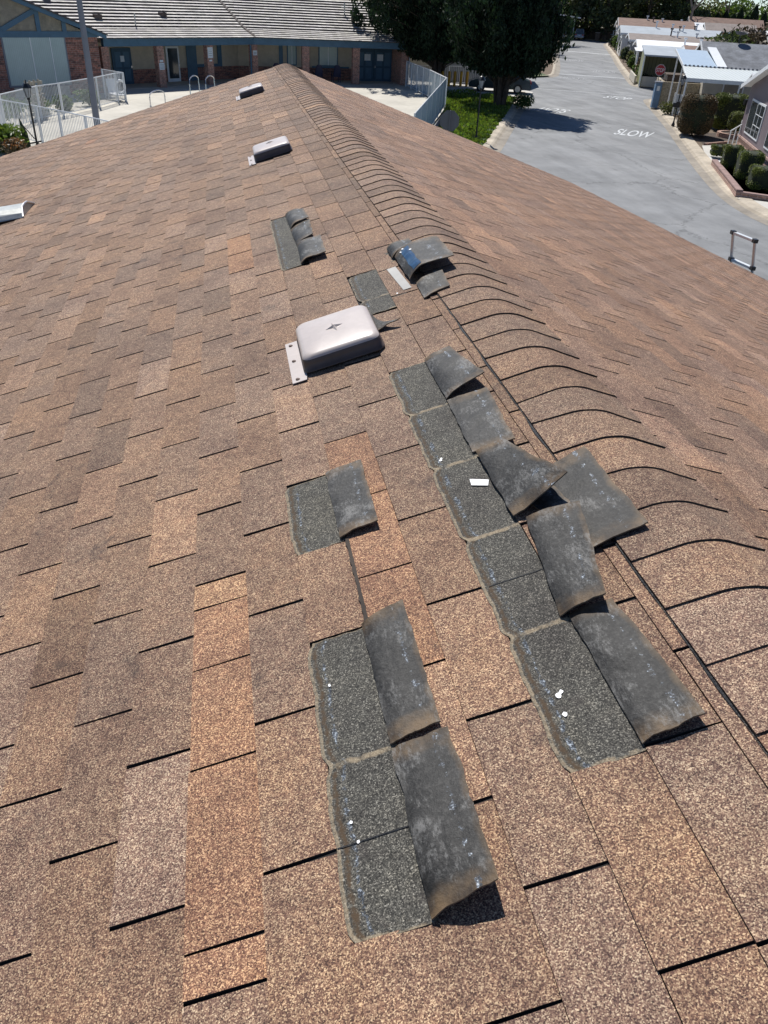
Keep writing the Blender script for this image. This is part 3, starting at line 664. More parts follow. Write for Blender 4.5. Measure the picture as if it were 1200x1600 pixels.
def vent(u0, u1, v1, v2, H, label):
    g = MB(); n = 1
    R0 = empty('roof_vent', PL((u0+u1)/2, (v1+v2)/2, 0)); R0.parent = house; R0.location = Vector(PL((u0+u1)/2, (v1+v2)/2, 0))-wloc(house); R0['label'] = label
    um, vm = (u0+u1)/2, (v1+v2)/2
    def loop(inset, h, rad):
        pts = []
        for cu, cv, a0 in ((u1-inset-rad, v2-inset-rad, 0), (u0+inset+rad, v2-inset-rad, 90), (u0+inset+rad, v1+inset+rad, 180), (u1-inset-rad, v1+inset+rad, 270)):
            for k in range(7): a = R(a0+k*15); pts.append((cu+rad*math.cos(a), cv+rad*math.sin(a), h))
        return pts
    hb = MB(); lev = [loop(-.004, .014, .028), loop(-.004, .018, .028), loop(0.0, .020, .026), loop(.002, H*.62, .028), loop(.004, H*.80, .030), loop(.012, H*.965, .036), loop(.024, H, .04)]
    lev = [[PL(*p) for p in l] for l in lev]; K = len(lev[0])
    for i in range(len(lev)-1):
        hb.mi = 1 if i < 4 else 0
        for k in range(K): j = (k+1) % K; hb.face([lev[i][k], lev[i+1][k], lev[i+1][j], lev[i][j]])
    # slightly domed top with a pressed star
    hb.mi = 0; ring = [(p[0]*.96+um*.04, p[1]*.96+vm*.04) for p in loop(.024, H, .04)]
    rings = [loop(.024, H, .04)]
    for f_, dz in ((.8, .0035), (.55, .006), (.3, .007), (.12, .0065)):
        rings.append([(um+(p[0]-um)*f_, vm+(p[1]-vm)*f_, H+dz+(.0 if f_ > .4 else 0)) for p in rings[0]])
    for a, b in zip(rings[:-1], rings[1:]):
        for k in range(K): j = (k+1) % K; hb.face([PL(*a[k]), PL(*b[k]), PL(*b[j]), PL(*a[j])])
    hb.face([PL(*p) for p in rings[-1]][::-1])
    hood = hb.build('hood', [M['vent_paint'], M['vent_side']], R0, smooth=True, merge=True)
    st = MB()
    for k in range(4):
        a = R(90*k+8); b1, b2 = a+.28, a-.28; L_ = .034 if k % 2 else .042
        c = PL(um, vm, H+.0155); tip = PL(um+L_*math.cos(a), vm+L_*math.sin(a), H+.0068); s1 = PL(um+.009*math.cos(a+.8), vm+.009*math.sin(a+.8), H+.0070); s2 = PL(um+.009*math.cos(a-.8), vm+.009*math.sin(a-.8), H+.0070)
        st.face([c, tip, s1]); st.face([c, s2, tip])
    st.build('pressed_star', M['vent_paint'], R0)
    fl = MB(); a0 = u0-.075; fl.hexa([PL(a0, v2+.052, .0085), PL(u1-.02, v2+.052, .0085), PL(u1-.02, v1-.01, .0085), PL(a0+.02, v1-.01, .0085)], [PL(a0, v2+.052, .0115), PL(u1-.02, v2+.052, .0115), PL(u1-.02, v1-.01, .0115), PL(a0+.02, v1-.01, .0115)])
    fl2 = MB(); fl2.hexa([PL(u0-.04, v2+.05, .0095), PL(u1-.02, v2+.05, .0095), PL(u1-.02, v2-.03, .0095), PL(u0-.04, v2-.0, .0095)], [PL(u0-.04, v2+.05, .012), PL(u1-.02, v2+.05, .012), PL(u1-.02, v2-.03, .012), PL(u0-.04, v2-.0, .012)])
    fl2.build('flange', M['vent_paint'], R0)
    for uu in (u0-.02, (u0+u1)/2-.03, u1-.05): nb = MB(); nb.lathe([(.008, 0), (.007, .003), (.0, .004)], PL(uu, v2+.030, .0118), 8); nb.build('nail', M['nail'], R0)
    dk = MB(); dk.hexa([PL(u0+.03, v2-.03, .001), PL(u1-.03, v2-.03, .001), PL(u1-.03, v1+.03, .001), PL(u0+.03, v1+.03, .001)], [PL(u0+.03, v2-.03, .02), PL(u1-.03, v2-.03, .02), PL(u1-.03, v1+.03, .02), PL(u0+.03, v1+.03, .02)])
    dk.build('throat', M['black'], R0)
vent(2.41, 2.73, .415, .695, .068, 'nearest beige metal roof vent with a star pressed in its lid')
vent(6.13, 6.45, .415, .695, .075, 'middle beige metal roof vent')
vent(9.86, 10.18, .415, .695, .075, 'furthest beige metal roof vent')
# bent galvanised exhaust hood at the left
ex = empty('exhaust_hood', (0, 0, 0)); ex.parent = house; ex.location = Vector(PL(7.1, 3.0))-wloc(house); ex['label'] = 'galvanised curved exhaust hood at the left edge'
eb = MB(); prof = [(0.0, .015), (.03, .07), (.10, .115), (.20, .125), (.30, .11), (.40, .08), (.47, .035)]
for k, (a, b) in enumerate(zip(prof[:-1], prof[1:])):
    eb.face([PL(7.0+a[0], 2.66, a[1]*.55), PL(7.0+b[0], 2.66, b[1]*.55), PL(7.0+b[0], 3.6, b[1]+.09), PL(7.0+a[0], 3.6, a[1]+.09)])
    eb.face([PL(7.0+a[0], 2.66, 0), PL(7.0+b[0], 2.66, 0), PL(7.0+b[0], 2.66, b[1]*.55), PL(7.0+a[0], 2.66, a[1]*.55)])
    eb.face([PL(7.0+a[0], 3.6, 0), PL(7.0+a[0], 3.6, a[1]+.09), PL(7.0+b[0], 3.6, b[1]+.09), PL(7.0+b[0], 3.6, 0)])
eb.build('hood', M['galv'], ex, smooth=False)
eb = MB(); eb.tube([PL(7.0, 2.655, .012), PL(7.1, 2.655, .07), PL(7.2, 2.655, .075), PL(7.3, 2.655, .068), PL(7.48, 2.655, .012)], .008, 6); eb.build('rim', M['alu'], ex)
# walls, gutter, rake boards below the roof
wl = MB(); wl.prism([(-6.2, -3.2), (3.2, -3.2), (9.3, -3.2), (4.2, 11.6), (-6.2, 11.6)][0:1]+[(9.0, -3.2), (3.9, 11.6), (-6.2, 11.6)], 0, 3.3); wl.build('wall', M['stucco'], house)
fb = MB()
a, b = Vector(PR(U1, vmax_r(U1), -.012)), Vector(PR(U0, vmax_r(U0), -.012)); n = en*.02
fb.hexa([tuple(a-Vector((0, 0, .16))), tuple(b-Vector((0, 0, .16))), tuple(b-Vector((0, 0, .16))+n), tuple(a-Vector((0, 0, .16))+n)], [tuple(a-Vector((0, 0, .012))), tuple(b-Vector((0, 0, .012))), tuple(b-Vector((0, 0, .012))+n), tuple(a-Vector((0, 0, .012))+n)]); fb.build('fascia', M['blue'], house)
fb = MB()
for PF, vm_ in ((PL, rowv(55)), (PR, vmax_r(U1))):
    q = [PF(U1-.03, 0, -.2), PF(U1-.005, 0, -.2), PF(U1-.005, vm_, -.2), PF(U1-.03, vm_, -.2)]; q2 = [PF(U1-.03, 0, -.004), PF(U1-.005, 0, -.004), PF(U1-.005, vm_, -.004), PF(U1-.03, vm_, -.004)]
    fb.hexa(q, q2)
fb.build('rake_board', M['blue'], house)
fb = MB(); q = rowv(55); fb.hexa([PL(U0, q, -.16), PL(U1, q, -.16), PL(U1, q+.02, -.16), PL(U0, q+.02, -.16)], [PL(U0, q, -.01), PL(U1, q, -.01), PL(U1, q+.02, -.01), PL(U0, q+.02, -.01)]); fb.build('gutter', M['blue'], house)

# ------------------------------------------------------------------ ladder on the right eave
lad = empty('telescopic_ladder', (6.4, 9.0, 0), 'telescopic aluminium ladder with black collars leaning on the right eave', 'ladder')
def lp(k, z): return (5.42+(3.93-z)*.245+.055*k, 9.17-.40*k, z)
for k in (0, 1):
    m = MB(); m.tube([lp(k, .02), lp(k, 1.9)], .026, 10, .024); m.tube([lp(k, 1.9), lp(k, 3.93)], .0225, 10, .019); m.build('rail', M['alu'], lad)
    z = 3.93
    while z > .2:
        p = Vector(lp(k, z)); m = MB(); m.box(-.027, .027, -.034, .034, -.022, .022, p, R(-8)); m.build('collar', M['black'], lad); z -= .335
    m = MB(); m.box(-.03, .03, -.04, .04, 0, .04, lp(k, 0)); m.build('foot', M['black'], lad)
z = 3.93
while z > .2:
    a, b = Vector(lp(0, z)), Vector(lp(1, z)); d = (b-a).normalized(); sx = d.cross(Vector((0, 0, 1))).normalized()*.026
    a, b = a+d*.026, b-d*.026; lo_, hi = Vector((0, 0, -.016)), Vector((0, 0, .012)); m = MB()
    m.mi = 0; m.hexa([tuple(a-sx+lo_), tuple(b-sx+lo_), tuple(b+sx+lo_), tuple(a+sx+lo_)], [tuple(a-sx+hi), tuple(b-sx+hi), tuple(b+sx+hi), tuple(a+sx+hi)]); m.build('rung', M['alu_top'], lad); z -= .335

exec_later = None
# ------------------------------------------------------------------ clubhouse
club = empty('clubhouse', (1.7, 67, 0), 'brick and stucco clubhouse with blue trim and striped tile roof beyond the pool', 'building')
Z0 = .105
K = Vector((1.7, 66.8))
dL = Vector((-.768, -.640)).normalized(); dR = Vector((.992, .125)).normalized()
nL = Vector((-.640, .768)).normalized(); nR = Vector((-.125, .992)).normalized()       # pointing back
LL, LR_ = 12.6, 11.95
cols = [K+dL*4.18*k for k in (0, 1, 2, 3)] + [K+dR*3.93*k for k in (1, 2, 3)]
for i, c in enumerate(cols):
    d = dL if i < 4 else dR; m = MB(); m.box(-.27, .27, -.20, .20, 0, 2.42, (c.x, c.y, Z0), math.atan2(d.y, d.x)); m.build('column', M['brick_c'], club)
def wallbox(mb, a, d, n, s0, s1, t0, t1, z0, z1):     # along d from a, thickness along n
    p = [a+d*s0+n*t0, a+d*s1+n*t0, a+d*s1+n*t1, a+d*s0+n*t1]
    cr = (p[1]-p[0]).x*(p[2]-p[1]).y-(p[1]-p[0]).y*(p[2]-p[1]).x
    if cr < 0: p.reverse()
    return mb.prism([(q.x, q.y) for q in p], z0, z1)
for nm, d, n, L in (('L', dL, nL, LL), ('R', dR, nR, LR_)):
    m = MB(); wallbox(m, K, d, n, 0 if nm == 'R' else -.0, L, -.24, .02, 2.53, 2.98) if nm == 'R' else wallbox(m, K, d, n, .03, L, -.24, .02, 2.53, 2.98); m.build('fascia_beam', M['blue'], club)
    m = MB(); wallbox(m, K, d, n, -.75 if nm == 'L' else -.78, L+.3, 2.5, 2.7, Z0, 2.9); m.build('wall', M['stucco2'], club)
    m = MB(); wallbox(m, K, d, n, -.7, L+.2, 2.44, 2.495, Z0, .95); m.build('wall', M['brick_r'], club)
    m = MB(); wallbox(m, K, d, n, -.2, L, .0, 2.6, 2.72, 2.9); m.build('porch_ceiling', M['stucco2'], club)
# floor slab of porch, a little darker paving
m = MB(); 
def P2(d, n, s_, t_): q = K+d*s_+n*t_; return (q.x, q.y)
m.prism([P2(dL, nL, 12.5, -.1), P2(dL, nL, 0, -.1), P2(dR, nR, 11.9, -.1), P2(dR, nR, 11.9, 2.7), P2(dL, nL, 1, 2.7), P2(dL, nL, 12.5, 2.7)], Z0-.09, Z0+.012); m.build('porch_slab', M['deck'], club)
# doors and windows on the back walls: (d,n,s0,s1,z0,z1,kind)
def opening(kind, d, n, s0, s1, z0, z1):
    a = K
    if kind == 'blue':
        m = MB(); wallbox(m, a, d, n, s0, s1, 2.36, 2.435, z0, z1); o = m.build('door', M['blue_door'], club)
        m = MB(); w_ = s1-s0
        for q0, q1 in ((.12, .44), (.56, .88)):
            for r0, r1 in ((.08, .42), (.48, .9)): wallbox(m, a, d, n, s0+w_*q0, s0+w_*q1, 2.34, 2.358, z0+(z1-z0)*r0, z0+(z1-z0)*r1)
        m.build('panel', M['blue'], o); m = MB(); wallbox(m, a, d, n, s0+.06, s0+.11, 2.30, 2.335, z0+.95, z0+1.1); m.build('handle', M['chrome'], o)
        return o
    if kind == 'glass':
        m = MB(); wallbox(m, a, d, n, s0, s1, 2.38, 2.435, z0, z1); o = m.build('door', M['white'], club)
        m = MB(); wallbox(m, a, d, n, s0+.14, s1-.14, 2.35, 2.378, z0+.22, z1-.12); m.build('pane', M['glass'], o); m = MB(); wallbox(m, a, d, n, s0+.03, s0+.08, 2.33, 2.377, z0+.95, z0+1.15); m.build('handle', M['chrome'], o); return o
    if kind == 'window':
        m = MB(); wallbox(m, a, d, n, s0-.08, s1+.08, 2.40, 2.437, z0-.08, z1+.08); o = m.build('window', M['blue'], club)
        m = MB(); wallbox(m, a, d, n, s0, s1, 2.37, 2.398, z0, z1); m.build('pane', M['glass_pale'], o)
        m = MB(); wallbox(m, a, d, n, (s0+s1)/2-.03, (s0+s1)/2+.03, 2.35, 2.368, z0, z1); m.build('mullion', M['white'], o); return o
    if kind == 'trim':
        m = MB(); wallbox(m, a, d, n, s0, s1, 2.41, 2.438, z0, z1); return m.build('trim', M['blue'], club)
opening('blue', dL, nL, 8.9, 10.4, Z0, 2.25)
opening('glass', dL, nL, 4.9, 6.0, Z0, 2.3)
for s0, s1 in ((11.6, 11.8), (7.9, 8.1), (6.6, 6.7)): pass
opening('trim', dL, nL, 3.3, 4.2, Z0, 2.6); opening('trim', dL, nL, .95, 1.35, .96, 2.6); opening('trim', dL, nL, 1.36, 3.29, .96, 1.15); opening('trim', dL, nL, 10.5, 12.2, .96, 1.15)
opening('trim', dR, nR, .3, .6, .96, 2.6); opening('trim', dR, nR, 2.4, 2.7, .96, 2.6); opening('trim', dR, nR, 4.6, 4.8, .96, 2.6); opening('window', dR, nR, 5.6, 7.0, 1.15, 2.5); opening('window', dR, nR, 3.1, 3.7, 1.15, 2.5); opening('trim', dR, nR, 5.0, 8.0, .955, 1.06)
opening('blue', dR, nR, 8.5, 10.05, Z0, 2.35); opening('blue', dR, nR, 10.07, 11.6, Z0, 2.35)
m = MB(); wallbox(m, K, dL, nL, 10.95, 11.3, 2.33, 2.43, 1.0, 1.95); m.build('wall_box', M['navy'], club)
m = MB(); wallbox(m, K, dL, nL, 9.5, 9.8, 2.32, 2.335, 1.45, 1.8); m.build('notice', M['paper'], club)
for s0 in (9.25, 10.3): m = MB(); wallbox(m, K, dR, nR, s0, s0+.5, 2.31, 2.33, 1.55, 2.0); m.build('notice', M['paper'], club)
for c, d, n, z0, z1, hw in ((cols[2], dL, nL, 1.05, 1.45, .2), (cols[2], dL, nL, 1.5, 1.62, .13), (cols[1], dL, nL, 1.65, 2.3, .22), (cols[1], dL, nL, 1.45, 1.55, .12), (cols[0], dL, nL, 1.75, 2.05, .18)):
    m = MB(); wallbox(m, c, d, n, -hw, hw, -.225, -.203, z0+Z0, z1+Z0); o = m.build('notice', M['paper'], club)
    if z1-z0 > .25:
        m = MB()
        for k in range(4): zz = z1-.09-k*(z1-z0-.12)/4; wallbox(m, c, d, n, -hw*.7, hw*.7, -.232, -.227, zz+Z0-.02, zz+Z0)
        m.build('notice_print', M['pole_grey'], o)
m = MB(); wallbox(m, K, dL, nL, .42, .52, -.30, -.243, Z0, 2.5); m.build('downpipe', M['blue'], club)
m = MB(); wallbox(m, K, dR, nR, 11.55, 12.0, -.15, 2.7, Z0, 2.52); m.build('wall', M['brick_c'], club)
# tile roofs, course by course
SL = .362; TC = .40
def RH(t): t = t+.5; return .25*min(t, 2.0)+.40*max(0, t-2.0)
def tile_roof(mb, d, n, smin_f, smax_f, zeave, courses, back):
    for k in range(courses):
        t0 = back+TC*k; t1 = t0+TC+.02; z0 = zeave+RH(t0); z1 = zeave+RH(t1)
        s_ = smin_f(t0)+(-.15 if k % 2 else 0); e = smax_f(t0)
        while s_ < e:
            s1 = min(s_+.33, e); a0, a1 = max(s_, smin_f(t0)), s1-.008
            if a1 > a0+.02:
                j = rnd.uniform(-.005, .005); q = rnd.uniform(.80, 1.12); 
                if k < 5: q *= .80
                p = [K+d*a0+n*t0, K+d*a1+n*t0, K+d*a1+n*t1, K+d*a0+n*t1]; bt = .05 if k < 5 else .10; zz = [z0+bt+j, z0+bt+j, z1+.0, z1+.0]
                mb.mi = 0; mb.col = (q, q*rnd.uniform(.97, 1.0), q*rnd.uniform(.93, 1), 1)
                f = [(p[i].x, p[i].y, zz[i]) for i in range(4)]
                up_ = (Vector(f[1])-Vector(f[0])).cross(Vector(f[2])-Vector(f[0])).z > 0
                mb.face(f if up_ else f[::-1])
                mb.mi = 1; mb.col = (1, 1, 1, 1); mb.face([(p[0].x, p[0].y, z0-.01), (p[1].x, p[1].y, z0-.01), (p[1].x, p[1].y, zz[1]), (p[0].x, p[0].y, zz[0])])
            s_ = s1
# valley direction
wv = (nL+nR).normalized(); kL, kR = wv.dot(dL)/wv.dot(nL), wv.dot(dR)/wv.dot(nR)
m = MB(); tile_roof(m, dL, nL, lambda t: kL*t, lambda t: LL+1.0+.0*t if t < .3 else LL+9, 2.98, 22, -.5)
m.build('roof', [M['tile'], M['tile_edge']], club)
m = MB(); tile_roof(m, dR, nR, lambda t: kR*t, lambda t: 12.3-.0*t, 2.98, 17, -.5)
m.build('roof', [M['tile'], M['tile_edge']], club)
# rear slopes so the roof is closed
m = MB(); tR = -.5+17*TC; zR = 2.98+RH(tR)
p = [K+dR*(kR*tR)+nR*tR, K+dR*12.3+nR*tR, K+dR*12.3+nR*(2*tR+.5), K+dR*(kR*tR)+nR*(2*tR+.5)]
m.face([(q.x, q.y, z) for q, z in zip(p, (zR, zR, 2.9, 2.9))]); 
tL = -.5+22*TC; zL = 2.98+RH(tL); p = [K+dL*(kL*tL)+nL*tL, K+dL*(LL+9)+nL*tL, K+dL*(LL+9)+nL*(2*tL+.5), K+dL*(kL*tL)+nL*(2*tL+.5)]
m.face([(q.x, q.y, z) for q, z in zip(p, (zL, zL, 2.9, 2.9))]); m.build('roof', M['tile_edge'], club)
m = MB(); q0, q1, q2 = K+dR*12.2+nR*.0, K+dR*12.2+nR*tR, K+dR*12.2+nR*(2*tR)
m.face([(q0.x, q0.y, 2.9), (q2.x, q2.y, 2.9), (q1.x, q1.y, zR-.05)]); m.face([(q0.x, q0.y, .1), (q2.x, q2.y, .1), (q2.x, q2.y, 2.9), (q0.x, q0.y, 2.9)]); m.build('gable_wall', M['stucco2'], club)
m = MB()
for k in range(18):
    t_ = -.4+.36*k; 
    a = K+nL*0+wv*(t_/wv.dot(nL)); z = 2.98+RH(t_)+.09; b = K+wv*((t_+.34)/wv.dot(nL)); z2 = 2.98+RH(t_+.34)+.09
    sd_ = Vector((wv.y, -wv.x))*.09
    m.face([(a.x-sd_.x, a.y-sd_.y, z+.02), (a.x+sd_.x, a.y+sd_.y, z+.02), (b.x+sd_.x, b.y+sd_.y, z2+.02), (b.x-sd_.x, b.y-sd_.y, z2+.02)])
m.build('valley_flashing', M['tile_edge'], club)
def roofpt(d, n, s_, t_): q = K+d*s_+n*t_; return Vector((q.x, q.y, 2.98+RH(t_)+.03))
for (d, n, s_, t_, kind) in ((dR, nR, 8.4, 2.9, 'flue'), (dR, nR, 8.0, 4.0, 'tee'), (dL, nL, 5.6, 2.9, 'box'), (dL, nL, 8.8, 1.6, 'pipe'), (dL, nL, 11.0, 2.5, 'box'), (dL, nL, 7.2, 6.3, 'box'), (dL, nL, 13.2, 4.6, 'box')):
    p = roofpt(d, n, s_, t_); m = MB()
    if kind == 'flue': m.tube([p-Vector((0, 0, .1)), p+Vector((0, 0, .5))], .16, 10); m.tube([p+Vector((0, 0, .55)), p+Vector((0, 0, .72))], .24, 10); m.build('flue', M['vent_dark'], club)
    elif kind == 'tee': m.tube([p-Vector((0, 0, .1)), p+Vector((0, 0, .8))], .05, 8); m.tube([p+Vector((-.25, 0, .5)), p+Vector((.25, 0, .5))], .05, 8); m.build('vent_pipe', M['galv'], club)
    elif kind == 'pipe': m.tube([p-Vector((0, 0, .1)), p+Vector((0, 0, .7))], .04, 8); m.build('vent_pipe', M['galv'], club)
    else: m.box(-.22, .22, -.2, .2, -.1, .22, p, .6); m.tube([p+Vector((.1, 0, .2)), p+Vector((.1, 0, .34))], .08, 8); m.build('roof_box', M['vent_dark'], club)
# gable wing at the left
G = Vector((-8.0, 57.2)); gd = Vector((-.8, -.6)); gn = Vector((-.6, .8))     # along the front, back
def gbox(mb, s0, s1, t0, t1, z0, z1):
    p = [G+gd*s0+gn*t0, G+gd*s1+gn*t0, G+gd*s1+gn*t1, G+gd*s0+gn*t1]
    cr = (p[1]-p[0]).x*(p[2]-p[1]).y-(p[1]-p[0]).y*(p[2]-p[1]).x
    if cr < 0: p.reverse()
    return mb.prism([(q.x, q.y) for q in p], z0, z1)
m = MB(); gbox(m, 0, 16.6, .0, .25, Z0, 3.12); gbox(m, 0, .25, .25, 9, Z0, 3.0); m.build('wall', M['brick_r'], club)
def gslope(s_): return 3.42+.335*min(s_, 16.6-s_)
def gp(s_, t_, z): q = G+gd*s_+gn*t_; return (q.x, q.y, z)
m = MB(); m.face([gp(0, .03, 3.1), gp(16.6, .03, 3.1), gp(8.3, .03, gslope(8.3))][::-1]); m.face([gp(0, .03, 3.1), gp(16.6, .03, 3.1), gp(8.3, .03, gslope(8.3))]); m.build('gable_stucco', M['stucco'], club)
m = MB(); gbox(m, -.1, 16.7, -.05, -.0, 3.10, 3.40)
for s_ in (2.05, 3.62, 5.95, 8.3, 10.6): gbox(m, s_-.13, s_+.13, -.045, -.005, 3.40, gslope(s_)-.12)
def beam(s0, z0, s1, z1, wd=.13):
    v = Vector((s1-s0, z1-z0)).normalized(); nn = Vector((-v.y, v.x))*wd
    b = [gp(s0-nn.x, -.04, z0-nn.y), gp(s1-nn.x, -.04, z1-nn.y), gp(s1+nn.x, -.04, z1+nn.y), gp(s0+nn.x, -.04, z0+nn.y)]; t_ = [gp(s0-nn.x, -.007, z0-nn.y), gp(s1-nn.x, -.007, z1-nn.y), gp(s1+nn.x, -.007, z1+nn.y), gp(s0+nn.x, -.007, z0+nn.y)]
    m.hexa(b, t_)
beam(5.8, 3.45, 3.7, gslope(3.7)-.25); beam(6.1, 3.45, 8.2, gslope(8.2)-.35)
m.build('half_timber', M['blue'], club)
m = MB(); b = [gp(-.45, -.35, gslope(-.45)-.26), gp(8.3, -.35, gslope(8.3)-.26), gp(8.3, -.35, gslope(8.3)+.0), gp(-.45, -.35, gslope(-.45)+.0)]; t_ = [gp(-.45, -.30, gslope(-.45)-.26), gp(8.3, -.30, gslope(8.3)-.26), gp(8.3, -.30, gslope(8.3)), gp(-.45, -.30, gslope(-.45))]
m.hexa(b, t_); b = [gp(8.3, -.35, gslope(8.3)-.26), gp(17.05, -.35, gslope(17.05)-.26), gp(17.05, -.35, gslope(17.05)), gp(8.3, -.35, gslope(8.3))]; t_ = [gp(8.3, -.30, gslope(8.3)-.26), gp(17.05, -.30, gslope(17.05)-.26), gp(17.05, -.30, gslope(17.05)), gp(8.3, -.30, gslope(8.3))]; m.hexa(b, t_); m.build('bargeboard', M['blue'], club)
m = MB()
for sgn in (0, 1):
    for k in range(27):
        s0 = -.5+.33*k; s1 = s0+.34; 
        if sgn: A0, A1 = 16.6-s0, 16.6-s1
        else: A0, A1 = s0, s1
        z0, z1 = gslope(s0)+.06 if not sgn else gslope(16.6-s0)+.06, 0
        z0 = 3.42+.335*s0+.06; z1 = 3.42+.335*s1+.03
        q = rnd.uniform(.85, 1.1); m.mi = 0; m.col = (q, q, q, 1); f = [gp(A0, -.42, z0), gp(A0, 9.5, z0), gp(A1, 9.5, z1), gp(A1, -.42, z1)]; m.face(f); m.mi = 1; m.col = (1, 1, 1, 1)
        m.face([gp(A0, -.42, z0), gp(A1, -.42, z1), gp(A1, -.42, z1-.09), gp(A0, -.42, z0-.09)]); m.face([gp(A0, -.42, z0), gp(A0, 9.5, z0), gp(A0, 9.5, z0-.07), gp(A0, -.42, z0-.07)])
m.build('roof', [M['tile'], M['tile_edge']], club)
m = MB(); gbox(m, 2.1, 5.95, -.04, -.005, .62, 3.10); gw = m.build('window', M['pole_grey'], club)
m = MB(); gbox(m, 2.2, 5.85, -.06, -.042, .72, 3.09); m.build('pane', M['glass_pale'], gw)
m = MB(); gbox(m, 3.05, 3.10, -.075, -.062, .72, 3.09); gbox(m, 4.25, 4.30, -.075, -.062, .72, 3.09); m.build('mullion', M['white'], gw)
m = MB(); gbox(m, 2.3, 5.7, -.03, -.004, Z0, .60); m.build('wall_panel', M['stucco'], club)

# ------------------------------------------------------------------ street lamps, pole, signs
def lamp_post(x, y, H, label, mailbox=False, z=.1):
    t = empty('lamp_post', (x, y, z), label, 'lamp post', 'black lantern lamp posts')
    m = MB(); m.lathe([(.10, 0), (.10, .12), (.055, .2), (.04, .35), (.035, H-.50), (.06, H-.48), (.06, H-.42), (.03, H-.40)], (x, y, z)); m.build('post', M['iron'], t, smooth=True)
    m = MB(); m.lathe([(.07, H-.40), (.15, H-.05)], (x, y, z), 6); m.build('lantern_glass', M['lampglass'], t)
    m = MB(); m.lathe([(.20, H-.06), (.19, H-.02), (.10, H+.10), (.03, H+.14), (.025, H+.22), (0, H+.24)], (x, y, z), 6)
    for k in range(6):
        a = k*math.pi/3; m.tube([(x+.075*math.cos(a), y+.075*math.sin(a), z+H-.40), (x+.155*math.cos(a), y+.155*math.sin(a), z+H-.05)], .010, 5)
    m.build('lantern_cap', M['iron'], t)
    if mailbox:
        m = MB(); m.box(-.15, .15, -.28, .28, 1.05, 1.28, (x, y, z), R(60)); m.tube([(x-.14, y-.24, z+1.28), (x+.14, y+.24, z+1.28)], .12, 8); m.build('mailbox', M['iron'], t)
    return t
lamp_post(-8.54, 37.44, 2.35, 'black lamp post in front of the pool fence, left of the roof', z=.05)
lamp_post(11.9, 42.1, 2.75, 'black lamp post standing in the ivy bank beside the street')
lamp_post(26.6, 49.05, 2.65, 'black lamp post carrying a mailbox beside the large reddish hedge', True)
t = empty('steel_pole', (-6.83, 43.36, .1), 'tall plain blue grey steel pole by the pool fence', 'pole'); m = MB(); m.tube([(-6.83, 43.36, .1), (-6.83, 43.36, 4), (-6.83, 43.36, 9.5)], .16, 14, .10); m.build('shaft', M['pole_grey'], t, smooth=True); m = MB(); m.lathe([(.26, 0), (.26, .05), (.18, .08)], (-6.83, 43.36, .1)); m.build('base_plate', M['pole_grey'], t)
def octagon(mb, o, dx, r, th_):
    nrm = Vector((-dx.y, dx.x, 0)); b = []; f = []
    for k in range(8): a = R(22.5+45*k); p = Vector(o)+dx*(r*math.cos(a))+Vector((0, 0, r*math.sin(a))); b.append(tuple(p-nrm*th_)); f.append(tuple(p+nrm*th_))
    mb.hexa(b, f)
def stop_sign(x, y, zc, face_dir, r, label, z0, facing_cam):
    t = empty('stop_sign', (x, y, z0), label, 'sign'); dx = Vector((face_dir.y, -face_dir.x, 0)).normalized()   # face_dir = direction the red face looks
    dx = -dx                                                      # right-hand side of the reader
    fd = face_dir.normalized(); m = MB(); c = Vector((x, y, zc))
    m.tube([(x-fd.x*.05, y-fd.y*.05, z0), (x-fd.x*.05, y-fd.y*.05, zc+r*.95)], .028, 8); m.build('post', M['galv'] if facing_cam else M['sign_back'], t)
    m = MB(); octagon(m, c, dx, r, .004); pl = m.build('panel', M['sign_back'], t)
    m = MB(); octagon(m, c+fd*.008, dx, r*.99, .002); m.build('white_border', M['white'], pl)
    m = MB(); octagon(m, c+fd*.013, dx, r*.92, .002); m.build('red_face', M['red'], pl)
    me = text_mesh('STOP', 'lettering', M['white'], 1, 0, .012); o = bpy.data.objects.new('lettering', me); col.objects.link(o)
    for v in me.vertices: v.co = Vector((v.co.x*r*1.45, v.co.y*r*.66, 0))
    X = dx; Zv = Vector((0, 0, 1)); Nn = X.cross(Zv)*1.0
    if Nn.dot(fd) < 0: X = -X; Nn = -Nn
    o.matrix_world = Matrix(((X.x, 0, Nn.x, 0), (X.y, 0, Nn.y, 0), (0, 1, 0, 0), (0, 0, 0, 1)))
    o.matrix_world.translation = Vector((0, 0, 0)); mw = o.matrix_world.copy(); me.transform(mw); o.matrix_world = Matrix.Identity(4)
    o.parent = pl; o.location = c+fd*.018-wloc(pl); return t
stop_sign(30.95, 60.4, 2.34, Vector((-.5, -.87, 0)), .38, 'red STOP sign beside the carport across the street', .1, True)
stop_sign(7.94, 32.85, 2.12, Vector((.25, .97, 0)), .40, 'grey back of an octagonal road sign rising beyond the roof edge', .0, False)
t = empty('panel_sign', (-8.75, 36.9, .05), 'dark green board standing on edge beside the left lamp post', 'sign')
m = MB(); m.face([(-8.95, 37.0, 1.30), (-8.72, 36.9, .75), (-8.64, 36.8, .05), (-8.88, 36.95, .05)]); m.face([(-8.95, 37.0, 1.30), (-8.72, 36.9, .75), (-8.64, 36.8, .05), (-8.88, 36.95, .05)][::-1]); m.hexa([(-8.98, 37.0, .1), (-8.70, 36.85, .1), (-8.68, 36.88, .1), (-8.96, 37.03, .1)], [(-8.98, 37.0, 1.28), (-8.82, 36.92, .95), (-8.80, 36.95, .95), (-8.96, 37.03, 1.28)]); m.build('board', plain('dark_green_board', (.07, .09, .05), .6), t)
